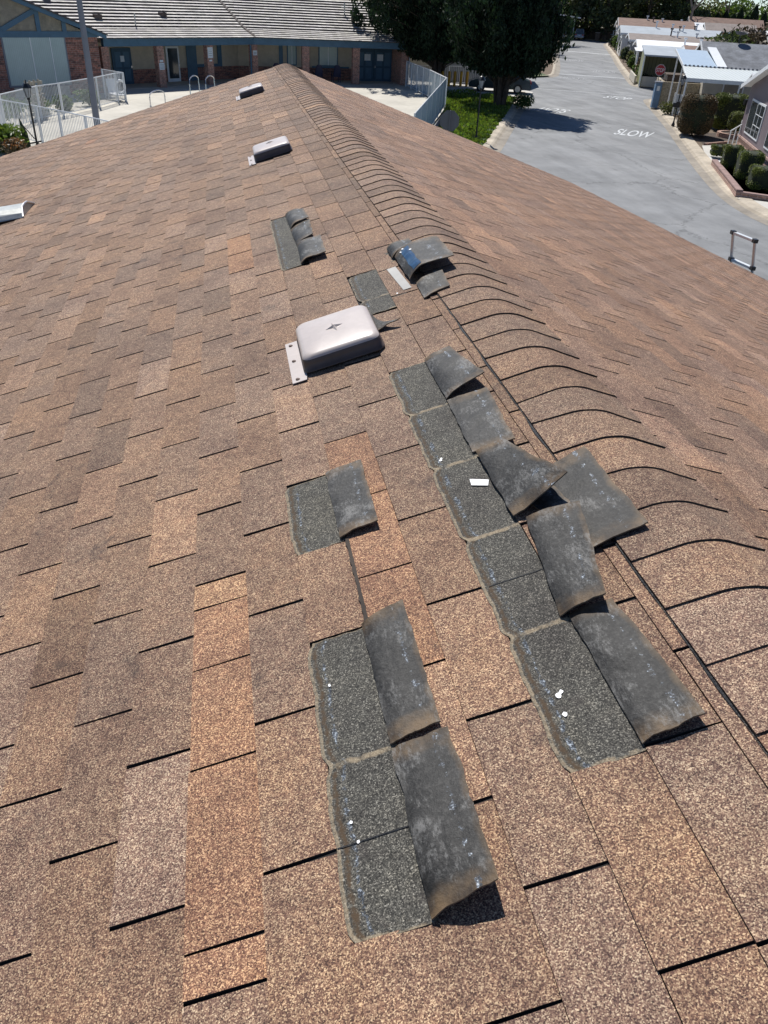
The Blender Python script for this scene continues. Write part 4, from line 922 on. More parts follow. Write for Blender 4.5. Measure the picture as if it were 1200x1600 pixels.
m = MB(); m.tube([(-8.85, 37.0, 1.0), (-8.35, 37.3, .2)], .02, 6); m.tube([(-8.8, 36.95, .35), (-8.3, 37.2, .42)], .03, 6); m.build('brace', M['iron'], t)

# ------------------------------------------------------------------ fences round the pool
def picket_fence(pts, H, label, z=.105, step=.115, panel=False, group=None, gap=.08, post_every=2.3, r=.009):
    a0 = Vector(pts[0]); t = empty('pool_fence', (a0.x, a0.y, z), label, 'fence', group); rl = MB(); pk = MB(); pn = MB()
    for a, b in zip(pts[:-1], pts[1:]):
        A_, B_ = Vector(a), Vector(b); L_ = (B_-A_).length; d = (B_-A_)/L_
        rl.tube([(*A_, z+H), (*B_, z+H)], .024, 6); rl.tube([(*A_, z+.12), (*B_, z+.12)], .018, 6)
        k = 0.0
        while k < L_:
            p = A_+d*k; pk.box(-r, r, -r, r, .12, H, (p.x, p.y, z)); k += step
        n = max(1, int(L_/post_every))
        for i in range(n+1):
            p = A_+d*(L_*i/n)
            if i or a == pts[0]: m = MB(); m.box(-.035, .035, -.035, .035, 0, H+.02, (p.x, p.y, z), math.atan2(d.y, d.x)); m.build('post', M['white'], t)
        if panel:
            nn = Vector((-d.y, d.x))*.012
            pn.hexa([(*(A_-nn), z+.14), (*(B_-nn), z+.14), (*(B_+nn), z+.14), (*(A_+nn), z+.14)], [(*(A_-nn), z+H-.03), (*(B_-nn), z+H-.03), (*(B_+nn), z+H-.03), (*(A_+nn), z+H-.03)])
    rl.build('rail', M['white'], t); pk.build('pickets', M['white'], t)
    if panel: pn.build('mesh_infill', M['mesh_mat'], t)
    return t
def mesh_mat(alpha=.55):
    m, t, b = nodes('fine_fence_mesh'); b.inputs['Base Color'].default_value = (.45, .55, .62, 1); b.inputs['Roughness'].default_value = .6
    tc = t.nodes.new('ShaderNodeTexCoord'); n = tex(t, 1.5, 2, vec=tc.outputs['UV']); r = ramp(t, [(.3, (alpha-.08,)*3), (.7, (alpha+.08,)*3)]); t.links.new(n.outputs[0], r.inputs[0]); t.links.new(r.outputs[0], b.inputs['Alpha']); return m
M['mesh_mat'] = mesh_mat(.42)
picket_fence([(-12.6, 33.4), (-10.6, 41.6), (-9.7, 45.3), (-8.9, 46.8), (-7.5, 50.3), (-6.75, 52.8), (-6.35, 53.3), (-7.7, 54.9)], 1.5, 'white picket pool fence curving round the brick gable wall')
picket_fence([(-11.2, 42.2), (-10.23, 39.86), (-8.46, 38.18), (-7.42, 37.04), (-6.2, 35.64), (-4.5, 33.6)], 1.5, 'nearer white picket fence running down behind the roof edge')
M['mesh_mat'] = mesh_mat(.80)
picket_fence([(13.25, 54.3), (11.0, 47.6), (7.5, 37.2)], 1.72, 'white pool fence with solid pale mesh facing the street lawn', panel=True, step=.14)
M['mesh_mat'] = mesh_mat(.40)
picket_fence([(13.35, 54.45), (13.55, 60), (13.4, 67.2)], 1.72, 'see-through white mesh fence between pool deck and lawn', panel=True, step=.7, post_every=1.6)
# white fence far right of the first one, beyond the left tree
picket_fence([(14.6, 69.8), (17.6, 70.2), (21.0, 70.8)], 1.3, 'white picket fence behind the yellow bollards', step=.16)

# ------------------------------------------------------------------ pool and its rails
pool = MB(); ring = [(1.2+4.6*math.cos(6.283*k/40), 55+4.5*math.sin(6.283*k/40)) for k in range(40)]
pool.face([(x, y, .112) for x, y in ring]); structure('pool_water', pool, M['water'])
cpg = MB()
for k in range(40):
    a, b = ring[k], ring[(k+1) % 40]; f_ = lambda p: (1.2+(p[0]-1.2)*1.07, 55+(p[1]-55)*1.07)
    A1, B1 = f_(a), f_(b); cpg.face([(*a, .118), (*A1, .118), (*B1, .118), (*b, .118)])
structure('pool_coping', cpg, M['walk'])
def rail_loop(a, b, H, label, name='pool_ladder_rail'):
    A_, B_ = Vector((*a, .11)), Vector((*b, .11)); pts = [A_]
    t = empty(name, A_, label, 'pool rail')
    n = 8; pts = [A_, A_+Vector((0, 0, H*.6))]
    for k in range(1, n): q = math.pi*k/n; pts.append(A_.lerp(B_, .5-.5*math.cos(q))*1.0+Vector((0, 0, H*.7+H*.3*math.sin(q)))*(1 if True else 0)-Vector((0, 0, 0)))
    pts += [B_+Vector((0, 0, H*.5)), B_+Vector((0, 0, -.1))]
    m = MB(); m.tube(pts, .032, 8); m.build('bent_tube', M['chrome'], t, smooth=True)
    m = MB(); m.lathe([(.07, 0), (.07, .02), (.03, .04)], A_); m.build('foot_plate', M['chrome'], t)
rail_loop((-2.75, 57.3), (-2.2, 58.9), 1.05, 'left tube of the pair of chrome pool ladder rails')
rail_loop((-1.75, 57.6), (-1.2, 59.2), 1.05, 'right tube of the pair of chrome pool ladder rails')
rail_loop((-4.85, 51.5), (-4.1, 53.0), .75, 'low lone chrome handrail nearest the roof edge')

# ------------------------------------------------------------------ patio furniture
def chair(x, y, a, label):
    t = empty('patio_chair', (0, 0, 0), label, 'chair', 'navy patio chairs under the porch')
    m = MB(); m.box(-.28, .28, -.26, .26, .38, .44); m.build('seat', M['navy'], t)
    m = MB()
    for k in range(9):
        q0, q1 = -.30+.0667*k, -.30+.0667*(k+1); h0 = .44+.75*math.sqrt(max(0, 1-(q0/.31)**4)); h1 = .44+.75*math.sqrt(max(0, 1-(q1/.31)**4)); m.hexa([(q0, .24, .40), (q1, .24, .40), (q1, .29, .40), (q0, .29, .40)], [(q0, .32, h0), (q1, .32, h1), (q1, .37, h1), (q0, .37, h0)])
    m.build('backrest', M['navy'], t)
    for sx in (-1, 1):
        m = MB(); m.box(sx*.30-.03, sx*.30+.03, -.26, .28, .60, .64); m.build('armrest', M['navy'], t)
        for sy in (-.22, .24): m = MB(); m.box(sx*.29-.025, sx*.29+.025, sy-.025, sy+.025, 0, .60); m.build('leg', M['navy'], t)
    t.location = (x, y, Z0+.012); t.rotation_euler = (0, 0, a); return t
chair(6.65, 68.3, R(188), 'left navy patio chair between the second and third columns of the right wing')
chair(8.1, 68.6, R(188), 'right navy patio chair beside the third brick column of the right wing')
chair(3.4, 68.4, R(190), 'navy patio chair whose back peeps over the roof peak, left of the curtain window')
# folded umbrella/tarp pile at left of the porch
t = empty('folded_umbrella', (-8.6, 61.3, Z0), 'navy folded patio umbrella in the porch corner beside the gable wall', 'umbrella')
m = MB(); m.lathe([(.03, 0), (.03, .5), (.50, .9), (.38, 1.25), (.03, 1.6), (.0, 1.65)], (-8.4, 61.0, Z0), 8); m.build('canopy', M['navy'], t); m = MB(); m.lathe([(.25, 0), (.25, .08), (.05, .1)], (-8.4, 61.0, Z0)); m.build('base', M['iron'], t)
# white lounge chair and hose reel inside the fence
t = empty('white_lounge_chair', (-7.0, 53.9, Z0), 'white slatted lounge chair just behind the fence corner', 'chair')
m = MB(); m.box(-.3, .3, -.8, .4, .32, .37, (-7.0, 53.9, Z0), .5); m.build('seat', M['white'], t)
m = MB(); m.hexa([(-7.38, 54.1, .42), (-6.82, 54.45, .42), (-6.84, 54.50, .42), (-7.4, 54.15, .42)], [(-7.5, 54.5, 1.15), (-7.0, 54.85, 1.15), (-7.02, 54.9, 1.15), (-7.53, 54.55, 1.15)]); m.build('backrest', M['white'], t)
for sx in (-.27, .27):
    for sy in (-.7, .35): m = MB(); m.box(sx-.02, sx+.02, sy-.02, sy+.02, 0, .32, (-7.0, 53.9, Z0), .5); m.build('leg', M['white'], t)
t = empty('life_ring', (-6.5, 54.4, Z0), 'white coiled life ring hanging on the fence corner', 'life ring')
m = MB(); pts = [(-6.62+.02*math.sin(a)+.30*math.cos(a)*.8, 53.6+.30*math.cos(a)*.6, .85+.33*math.sin(a)) for a in [6.283*k/20 for k in range(21)]]; m.tube(pts, .06, 8); m.build('ring', M['white'], t)
t = empty('block_screen', (-9.9, 45.9, Z0), 'pierced decorative concrete block screen behind the pool fence', 'wall')
m = MB(); d = Vector((.43, .903)); base = Vector((-10.15, 45.3))
def bq(s0, s1, z0, z1, th_=.1): p = [base+d*s0, base+d*s1]; n_ = Vector((-d.y, d.x))*th_; m.prism([(*p[0],), (*p[1],), (*(p[1]+n_),), (*(p[0]+n_),)], Z0+z0, Z0+z1)
for i in range(4):
    for j in range(5):
        s0, z0 = .34*i, .34*j; bq(s0, s0+.34, z0, z0+.05); bq(s0, s0+.05, z0+.05, z0+.34)
        if (i+j) % 2: bq(s0+.12, s0+.27, z0+.12, z0+.27)
        else: bq(s0+.05, s0+.2, z0+.2, z0+.27)
m.build('blocks', M['screen_block'], t)

# ------------------------------------------------------------------ vegetation
def leaves(mb, cx, cy, cz, rx, ry, rz, n, size, seed, lo=.75, hi=1.25, upward=0.0, shell=.0):
    rg = random.Random(seed)
    for _ in range(n):
        while True:
            x, y, z = rg.uniform(-1, 1), rg.uniform(-1, 1), rg.uniform(-1, 1); q = x*x+y*y+z*z
            if q < 1 and q > shell: break
        c = Vector((cx+x*rx, cy+y*ry, cz+z*rz)); s_ = size*rg.uniform(.6, 1.4)
        a = Vector((rg.gauss(0, 1), rg.gauss(0, 1), rg.gauss(0, 1)+upward)).normalized(); b = a.cross(Vector((rg.gauss(0, 1), rg.gauss(0, 1), rg.gauss(0, 1)))).normalized()
        k = rg.uniform(lo, hi); mb.col = (k*rg.uniform(.9, 1.1), k, k*rg.uniform(.85, 1.1), 1)
        mb.face([c-a*s_, c+b*s_*.45, c+a*s_, c-b*s_*.45])
def topiary(name, x, y, w_, d_, h, a, mat, label, cat, seed, z=.1, n=2600, size=.035, rnd_=4.0, group=None, stem=.12):
    """clipped shrub: superellipsoid shell of leaves over a dark core"""
    t = empty(name, (x, y, z), label, cat, group); rg = random.Random(seed); mb = MB(); ca, sa = math.cos(a), math.sin(a)
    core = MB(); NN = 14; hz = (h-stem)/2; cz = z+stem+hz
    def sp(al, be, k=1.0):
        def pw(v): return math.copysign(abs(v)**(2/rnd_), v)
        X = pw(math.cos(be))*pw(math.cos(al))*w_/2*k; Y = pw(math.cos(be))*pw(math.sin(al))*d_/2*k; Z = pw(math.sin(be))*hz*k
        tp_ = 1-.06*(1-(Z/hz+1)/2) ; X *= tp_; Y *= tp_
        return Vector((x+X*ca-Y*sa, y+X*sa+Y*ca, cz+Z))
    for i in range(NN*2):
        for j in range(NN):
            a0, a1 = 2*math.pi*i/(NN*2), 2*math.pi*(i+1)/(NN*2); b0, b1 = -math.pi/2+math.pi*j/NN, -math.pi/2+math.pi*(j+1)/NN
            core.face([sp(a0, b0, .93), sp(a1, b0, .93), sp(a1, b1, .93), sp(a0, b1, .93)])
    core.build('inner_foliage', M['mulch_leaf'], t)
    for _ in range(n):
        al, be = rg.uniform(0, 2*math.pi), math.asin(rg.uniform(-1, 1)); k = rg.uniform(.93, 1.0)+.02*noise.noise(Vector((al*3, be*3, seed)))
        if rg.random() < .04: k += .04
        c = sp(al, be, k); A_ = Vector((rg.gauss(0, 1), rg.gauss(0, 1), rg.gauss(0, 1))).normalized(); B_ = A_.cross(Vector((rg.gauss(0, 1), rg.gauss(0, 1), rg.gauss(0, 1)))).normalized(); s_ = size*rg.uniform(.6, 1.4); q = rg.uniform(.65, 1.35)
        mb.col = (q*rg.uniform(.9, 1.15), q, q*rg.uniform(.8, 1.1), 1); mb.face([c-A_*s_, c+B_*s_*.5, c+A_*s_, c-B_*s_*.5])
    mb.build('foliage', mat, t)
    m = MB(); m.tube([(x, y, z-.02), (x, y, z+stem+.3)], .05, 6); m.build('stem', M['bark'], t); return t
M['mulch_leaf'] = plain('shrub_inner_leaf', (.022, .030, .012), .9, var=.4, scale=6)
M['hedge_g'] = plain('box_hedge_leaf', (.165, .20, .03), .6, var=.35, scale=3, tint=True)
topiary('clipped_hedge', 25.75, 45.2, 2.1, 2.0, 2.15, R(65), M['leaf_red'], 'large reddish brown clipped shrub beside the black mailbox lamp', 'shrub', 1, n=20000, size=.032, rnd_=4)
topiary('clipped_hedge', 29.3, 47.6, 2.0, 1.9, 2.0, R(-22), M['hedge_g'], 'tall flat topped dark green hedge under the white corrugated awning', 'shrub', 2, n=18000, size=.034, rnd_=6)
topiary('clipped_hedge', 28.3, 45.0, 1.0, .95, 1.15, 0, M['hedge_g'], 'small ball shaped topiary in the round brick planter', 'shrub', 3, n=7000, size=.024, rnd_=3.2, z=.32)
for i, (px, py, w_, d_, h, lb) in enumerate(((23.2, 38.1, .85, .7, .50, 'low clipped bush furthest from the camera in the row by the mauve house'), (21.85, 34.75, .80, .85, 1.0, 'second clipped bush from the far end of the planter row'), (21.15, 32.3, 1.25, 1.0, 1.15, 'biggest clipped bush in the middle of the planter row'), (20.6, 30.3, 1.2, 1.15, .90, 'nearest clipped bush at the planter corner'))):
    topiary('box_bush', px, py, w_, d_, h, R(67), M['hedge_g'], lb, 'shrub', 10+i, n=11000, size=.020, rnd_=6.5, group='clipped bushes in the brick planter', stem=.04, z=.2)
def conifer(x, y, H, rad, zlow, seed, label, n_cl, lean=(0, 0), z=.1):
    """dark, many-plumed cypress-like tree: multi-stem trunk, limbs, plumes of foliage"""
    t = empty('cypress_tree', (x, y, z), label, 'tree', 'big dark cypresses between clubhouse and street'); rg = random.Random(seed)
    tr = MB()
    for k in range(5):
        a = k*1.26+rg.uniform(-.3, .3); r0 = .22; p0 = Vector((x+r0*math.cos(a), y+r0*math.sin(a), z-.05)); p1 = Vector((x+.5*math.cos(a), y+.5*math.sin(a), z+1.6)); p2 = Vector((x+1.2*math.cos(a), y+1.2*math.sin(a), z+3.6)); p3 = Vector((x+1.6*math.cos(a), y+1.6*math.sin(a), z+H*.7))
        tr.tube([p0, p1, p2, p3], .17, 8, .05)
    tr.tube([(x, y, z-.05), (x, y, z+H*.6)], .26, 8, .06); tr.build('trunk', M['bark'], t, smooth=True)
    fo = MB(); br = MB()
    for k in range(n_cl):
        a = rg.uniform(0, 6.283); u_ = rg.random()**.6; zz = zlow+(H-zlow)*rg.random()**1.35
        f_ = (zz-zlow)/(H-zlow); R_ = rad*min(1, .50+2.4*f_)*(1 if f_ < .36 else max(.10, 1-((f_-.36)/.64)**.9)) * (.90+.55*noise.noise(Vector((math.cos(a)*1.6, math.sin(a)*1.6+zz*.45, seed))))
        rr_ = R_*(.30+.70*u_); c = Vector((x+rr_*math.cos(a)+lean[0]*f_, y+rr_*math.sin(a)+lean[1]*f_, zz))
        if rr_ > .5*R_ and k % 3 == 0: br.tube([(x, y, max(z+1, zz-1.4)), c], .05, 5, .015)
        L_ = rg.uniform(.8, 1.7); ax = Vector((.35*math.cos(a)+rg.gauss(0, .12), .35*math.sin(a)+rg.gauss(0, .12), 1)).normalized(); bright = rg.uniform(.6, 1.6)
        for _ in range(86):
            s_ = rg.random(); w2 = .42*(1-s_)**.7*(.35+.65*math.sqrt(min(1, s_*5+.1))); o = Vector((rg.gauss(0, 1), rg.gauss(0, 1), rg.gauss(0, .3)))*w2*.62
            p = c+ax*(L_*(s_-.35))+o; A_ = (ax+Vector((rg.gauss(0, .5), rg.gauss(0, .5), rg.gauss(0, .5)))).normalized(); B_ = A_.cross(Vector((rg.gauss(0, 1), rg.gauss(0, 1), rg.gauss(0, 1)))).normalized(); q = .115*rg.uniform(.6, 1.4); v_ = bright*rg.uniform(.7, 1.3)
            fo.col = (v_, v_, v_*rg.uniform(.8, 1.1), 1); fo.face([p-A_*q, p+B_*q*.5, p+A_*q*1.2, p-B_*q*.5])
    br.build('limb', M['bark'], t); fo.build('crown', M['leaf_dark'], t); return t
conifer(17.6, 56.2, 11.5, 4.5, 2.35, 5, 'dark multi stemmed cypress on the lawn corner beside the street', 1150)
conifer(16.15, 68.3, 12.5, 5.0, 2.3, 9, 'dark cypress whose crown overlaps the clubhouse roof end', 1250, lean=(-1.4, 0))
# ivy bank and grass on the lawn: stuff
def inpoly(x, y, P_):
    c = False
    for i in range(len(P_)):
        (x1, y1), (x2, y2) = P_[i], P_[i-1]
        if (y1 > y) != (y2 > y) and x < (x2-x1)*(y-y1)/(y2-y1)+x1: c = not c
    return c
lawnP = [p for p in lo if 30 < p[1] < 61.8] + [(14.5, 62.8), (13.7, 55.5), (11.5, 47.5), (8.2, 37)]
lv = MB(); rg = random.Random(4); n = 0
while n < 26000:
    x, y = rg.uniform(7, 22), rg.uniform(36, 63)
    if not inpoly(x, y, lawnP): continue
    d_edge = min(math.hypot(x-a[0], y-a[1]) for a in lo)
    if d_edge < .5: continue
    n += 1; clump = noise.noise(Vector((x*.7, y*.7, 0))); hgt = .10+.35*max(0, clump+.2)
    if d_edge < 1.2: hgt *= .3
    c = Vector((x, y, .1+rg.uniform(0, hgt))); s_ = rg.uniform(.06, .13); a_ = Vector((rg.gauss(0, .5), rg.gauss(0, .5), 1)).normalized(); b_ = a_.cross(Vector((rg.gauss(0, 1), rg.gauss(0, 1), 0))).normalized(); k = rg.uniform(.6, 1.3)*(1+.4*clump)
    lv.col = (k*rg.uniform(.8, 1.2), k, k*.8, 1); lv.face([c-b_*s_*.45, c+a_*s_*.5+b_*s_*.3, c+a_*s_*1.5, c+a_*s_*.5-b_*s_*.6])
o = lv.build('ivy_ground_cover', M['leaf_bright'], None); o['kind'] = 'stuff'
def shrub(name, x, y, r, h, mat, label, seed, n=700, size=.10, z=.1, cat='shrub', group=None, flowers=False, up=.3):
    t = empty(name, (x, y, z), label, cat, group); m = MB(); rg = random.Random(seed)
    for k in range(7):
        a = rg.uniform(0, 6.28); q = rg.uniform(0, .55)*r; leaves(m, x+q*math.cos(a), y+q*math.sin(a), z+h*.5+rg.uniform(-.1, .15)*h, r*.62, r*.62, h*.48, n//7, size, seed*10+k, .6, 1.35, up)
    m.build('foliage', mat, t)
    if flowers: m = MB(); leaves(m, x, y, z+h*.75, r*.85, r*.85, h*.35, n//4, size*.8, seed+77, .7, 1.3); m.build('flowers', M['flower'], t)
    m = MB()
    for k in range(3): m.tube([(x, y, z-.02), (x+rg.uniform(-.3, .3)*r, y+rg.uniform(-.3, .3)*r, z+h*.7)], .03, 5, .01)
    m.build('stem', M['bark'], t); return t
shrub('leafy_shrub', -9.7, 36.5, 1.05, .95, M['leaf_bright'], 'bright green leafy bush at the left picture edge', 21, 1500, .11)
shrub('flowering_shrub', -9.0, 35.6, .55, .62, M['leaf_red'], 'orange flowering bush in front of the green board', 22, 900, .06, flowers=True)
for i, (x, y, r_, lb) in enumerate(((-11.3, 46.6, .95, 'low grey green shrub left of the pierced block screen'), (-9.2, 49.0, .7, 'low shrub right of the pierced block screen'), (-8.1, 51.0, .75, 'low shrub near the brick corner inside the pool fence'), (-11.3, 43.8, 1.0, 'low grey green shrub nearest the left picture edge inside the fence'), (-10.2, 47.4, .8, 'low grey green shrub directly under the gable window'))):
    shrub('low_shrub', x, y, r_, .8, M['leaf_mid'], lb, 30+i, 900, .08, group='shrubs inside the pool fence')
shrub('kerb_bush', 19.1, 55.9, .95, .85, M['leaf_mid'], 'dark rounded bush at the kerb beside the cypress trunk', 41, 1400, .07)
t = empty('palm_plant', (25.6, 74.6, .1), 'spiky palm like plant behind the parked dark car', 'plant'); m = MB(); rg = random.Random(3)
for k in range(46):
    a = rg.uniform(0, 6.28); e = rg.uniform(.2, 1.3); p0 = Vector((25.6, 74.6, .6)); prev = p0
    for s_ in range(3): cur = prev+Vector((math.cos(a)*math.cos(e), math.sin(a)*math.cos(e), math.sin(e)))*.45; e -= .5; sd_ = Vector((-math.sin(a), math.cos(a), 0))*.06; m.col = (1, 1, 1, 1); m.face([prev-sd_, cur-sd_*.6, cur+sd_*.6, prev+sd_]); prev = cur
m.build('fronds', M['leaf_mid'], t); m = MB(); m.tube([(25.6, 74.6, .05), (25.6, 74.6, .7)], .12, 8); m.build('trunk', M['bark'], t)
# ------------------------------------------------------------------ bollards and beige house behind the fence
for i, (x, y) in enumerate(((16.5, 68.0), (17.1, 68.15), (17.6, 68.3), (18.15, 68.45), (18.7, 68.6))):
    t = empty('bollard', (x, y, .1), ['leftmost yellow bollard, partly behind the fence', 'second yellow bollard from the left', 'middle yellow bollard of the five', 'second yellow bollard from the right', 'rightmost yellow bollard, beside the dark car'][i], 'bollard', 'yellow bollards by the parking pad')
    m = MB(); m.lathe([(.11, 0), (.11, 1.02), (.08, 1.08), (0, 1.11)], (x, y, .1), 12); m.build('post', M['yellow'], t, smooth=True); m = MB(); m.lathe([(.18, 0), (.18, .03), (.11, .035)], (x, y, .1), 12); m.build('footing', M['walk'], t)
def kerb_at(y):
    for a, b in zip(KR2s[:-1], KR2s[1:]):
        if a[1] <= y <= b[1] and b[1] > a[1]: return a[0]+(b[0]-a[0])*(y-a[1])/(b[1]-a[1])
    return KR2s[-1][0]
def house(name, O, L_, W_, ze, rise, wall, roofm, label, along_e=True, group=None, fascia=None, over=.35, flat=False):
    """long low home: front-left corner O, L_ along e (away from the street), W_ along s (down the street)"""
    e = Vector((.927, -.376)); s_ = Vector((.376, .927)); O = Vector(O); t = empty(name, (*O, .1), label, 'house', group)
    def q(a, b, z): p = O+e*a+s_*b; return (p.x, p.y, z)
    m = MB(); m.hexa([q(0, 0, .1), q(L_, 0, .1), q(L_, W_, .1), q(0, W_, .1)], [q(0, 0, ze), q(L_, 0, ze), q(L_, W_, ze), q(0, W_, ze)])
    m.hexa([q(0, 0, ze), q(.02, 0, ze), q(.02, W_, ze), q(0, W_, ze)], [q(0, W_/2-.01, ze+rise-.05), q(.02, W_/2-.01, ze+rise-.05), q(.02, W_/2+.01, ze+rise-.05), q(0, W_/2+.01, ze+rise-.05)]); m.build('wall', wall, t)
    m = MB(); o_ = over; hz = ze-.02-o_*rise/(W_/2)
    b = [q(-o_, -o_, hz), q(L_+o_, -o_, hz), q(L_+o_, W_/2, ze+rise), q(-o_, W_/2, ze+rise)]; m.hexa(b, [(x, y, z+.09) for x, y, z in b])
    b = [q(-o_, W_/2, ze+rise), q(L_+o_, W_/2, ze+rise), q(L_+o_, W_+o_, hz), q(-o_, W_+o_, hz)]; m.hexa(b, [(x, y, z+.09) for x, y, z in b]); rf = m.build('roof', roofm, t)
    m = MB(); m.hexa([q(-o_, -o_-.025, hz-.1), q(L_+o_, -o_-.025, hz-.1), q(L_+o_, -o_, hz-.1), q(-o_, -o_, hz-.1)], [q(-o_, -o_-.025, hz+.1), q(L_+o_, -o_-.025, hz+.1), q(L_+o_, -o_, hz+.1), q(-o_, -o_, hz+.1)])
    for w0, w1, z0, z1 in ((-o_, W_/2, hz, ze+rise), (W_/2, W_+o_, ze+rise, hz)):
        m.hexa([q(-o_-.03, w0, z0-.12), q(-o_-.003, w0, z0-.12), q(-o_-.003, w1, z1-.12), q(-o_-.03, w1, z1-.12)], [q(-o_-.03, w0, z0+.10), q(-o_-.003, w0, z0+.10), q(-o_-.003, w1, z1+.10), q(-o_-.03, w1, z1+.10)])
    m.build('fascia', fascia or M['white'], t); return t, q
def hwin(t, q, a0, a1, b0, b1, z0, z1, frame=None, grid=True, side='front'):
    m = MB()
    if side == 'front': f0, f1, f2 = -.05, -.003, -.07; m.hexa([q(f0, b0, z0), q(f1, b0, z0), q(f1, b1, z0), q(f0, b1, z0)], [q(f0, b0, z1), q(f1, b0, z1), q(f1, b1, z1), q(f0, b1, z1)])
    else: m.hexa([q(a0, -.05, z0), q(a1, -.05, z0), q(a1, -.003, z0), q(a0, -.003, z0)], [q(a0, -.05, z1), q(a1, -.05, z1), q(a1, -.003, z1), q(a0, -.003, z1)])
    o = m.build('window', frame or M['white'], t); m = MB(); k = .09
    if side == 'front': m.hexa([q(-.06, b0+k, z0+k), q(-.052, b0+k, z0+k), q(-.052, b1-k, z0+k), q(-.06, b1-k, z0+k)], [q(-.06, b0+k, z1-k), q(-.052, b0+k, z1-k), q(-.052, b1-k, z1-k), q(-.06, b1-k, z1-k)])
    else: m.hexa([q(a0+k, -.06, z0+k), q(a1-k, -.06, z0+k), q(a1-k, -.052, z0+k), q(a0+k, -.052, z0+k)], [q(a0+k, -.06, z1-k), q(a1-k, -.06, z1-k), q(a1-k, -.052, z1-k), q(a0+k, -.052, z1-k)])
    m.build('pane', M['glass'], o)
    if grid and side == 'front':
        m = MB(); bm_ = (b0+b1)/2
        def bar(b_0, b_1, z_0, z_1): m.hexa([q(-.075, b_0, z_0), q(-.062, b_0, z_0), q(-.062, b_1, z_0), q(-.075, b_1, z_0)], [q(-.075, b_0, z_1), q(-.062, b_0, z_1), q(-.062, b_1, z_1), q(-.075, b_1, z_1)])
        bar(bm_-.025, bm_+.025, z0+k, z1-k); bq_ = b0+(bm_-b0)*.5; bar(bq_-.012, bq_+.012, z0+k, z1-k)
        for zz in (z0+(z1-z0)*.36, z0+(z1-z0)*.66): bar(b0+k, bm_-.03, zz-.012, zz+.012)
        m.build('muntin', M['white'], o)
    return o
t, q = house('beige_house', (15.2, 74.5), 9, 8, 2.9, 1.4, M['cream'], M['roof_tan'], 'cream walled house seen between the clubhouse and the dark cypress')
m = MB(); m.hexa([q(2.2, -.3, .1), q(6, -.3, .1), q(6, -.01, .1), q(2.2, -.01, .1)], [q(2.2, -.3, 2.5), q(6, -.3, 2.5), q(6, -.01, 2.5), q(2.2, -.01, 2.5)]); m.build('porch', M['grey_wall'], t)

# ------------------------------------------------------------------ mauve mobile home (A) at the right
E_, S_ = Vector((.927, -.376)), Vector((.376, .927))
tA = empty('mobile_home', (26.5, 41.8, .1), 'mauve grooved mobile home with white framed grid windows at the right edge', 'house', 'mobile homes along the right side of the street')
def qA(a, b, z): p = Vector((26.5, 41.8))+E_*a+S_*b; return (p.x, p.y, z)
GW = 9.6; RI = 1.15
def gz(b): return 3.0+RI*(1-abs(b+GW/2)/(GW/2))
m = MB(); m.hexa([qA(0, -GW, .72), qA(14, -GW, .72), qA(14, 0, .72), qA(0, 0, .72)], [qA(0, -GW, 3.0), qA(14, -GW, 3.0), qA(14, 0, 3.0), qA(0, 0, 3.0)])
m.face([qA(0, -GW, 3.0), qA(0, 0, 3.0), qA(0, -GW/2, 3.0+RI)][::-1]); m.build('wall', M['mauve'], tA)
m = MB(); m.hexa([qA(.04, -GW, .1), qA(13.9, -GW, .1), qA(13.9, -.04, .1), qA(.04, -.04, .1)], [qA(.04, -GW, .715), qA(13.9, -GW, .715), qA(13.9, -.04, .715), qA(.04, -.04, .715)]); m.build('wall', M['brick_p'], tA)
m = MB(); m.hexa([qA(-.06, -GW, .64), qA(.03, -GW, .64), qA(.03, .02, .64), qA(-.06, .02, .64)], [qA(-.06, -GW, .73), qA(-.003, -GW, .73), qA(-.003, .02, .73), qA(-.06, .02, .73)]); m.build('skirt_cap', plain('pink_cap_block', (.40, .27, .23), .8), tA)
m = MB(); m.hexa([qA(.55, .02, .1), qA(6, .02, .1), qA(6, 2.7, .1), qA(.55, 2.7, .1)], [qA(.55, .02, 3.0), qA(6, .02, 3.0), qA(6, 2.7, 3.0), qA(.55, 2.7, 3.0)]); m.build('wall', plain('pale_grey_siding', (.40, .39, .36), .8, var=.06), tA)
sl_ = RI/(GW/2)
m = MB()
b = [qA(-.42, -GW/2, 3.02+RI), qA(14.3, -GW/2, 3.02+RI), qA(14.3, .42, 3.02-.42*sl_), qA(-.42, .42, 3.02-.42*sl_)]; m.hexa(b, [(x, y, z+.1) for x, y, z in b])
b = [qA(-.42, -GW-.42, 3.02-.42*sl_), qA(14.3, -GW-.42, 3.02-.42*sl_), qA(14.3, -GW/2, 3.02+RI), qA(-.42, -GW/2, 3.02+RI)]; m.hexa(b, [(x, y, z+.1) for x, y, z in b]); m.build('roof', M['white2'], tA)
m = MB()
for b0, z0, b1, z1 in ((-GW/2, 3.02+RI, .42, 3.02-.42*sl_), (-GW-.42, 3.02-.42*sl_, -GW/2, 3.02+RI)):
    b = [qA(-.46, b0, z0-.1), qA(-.425, b0, z0-.1), qA(-.425, b1, z1-.1), qA(-.46, b1, z1-.1)]; m.hexa(b, [(x, y, z+.2) for x, y, z in b])
m.build('fascia', M['white'], tA)
m = MB(); b = [qA(.15, .43, 2.86), qA(12, .43, 2.86), qA(12, 1.5, 3.42), qA(.15, 1.5, 3.42)]; m.hexa(b, [(x, y, z+.08) for x, y, z in b]); b = [qA(.15, 1.5, 3.42), qA(12, 1.5, 3.42), qA(12, 3.0, 2.8), qA(.15, 3.0, 2.8)]; m.hexa(b, [(x, y, z+.08) for x, y, z in b]); m.build('bay_roof', M['white2'], tA)
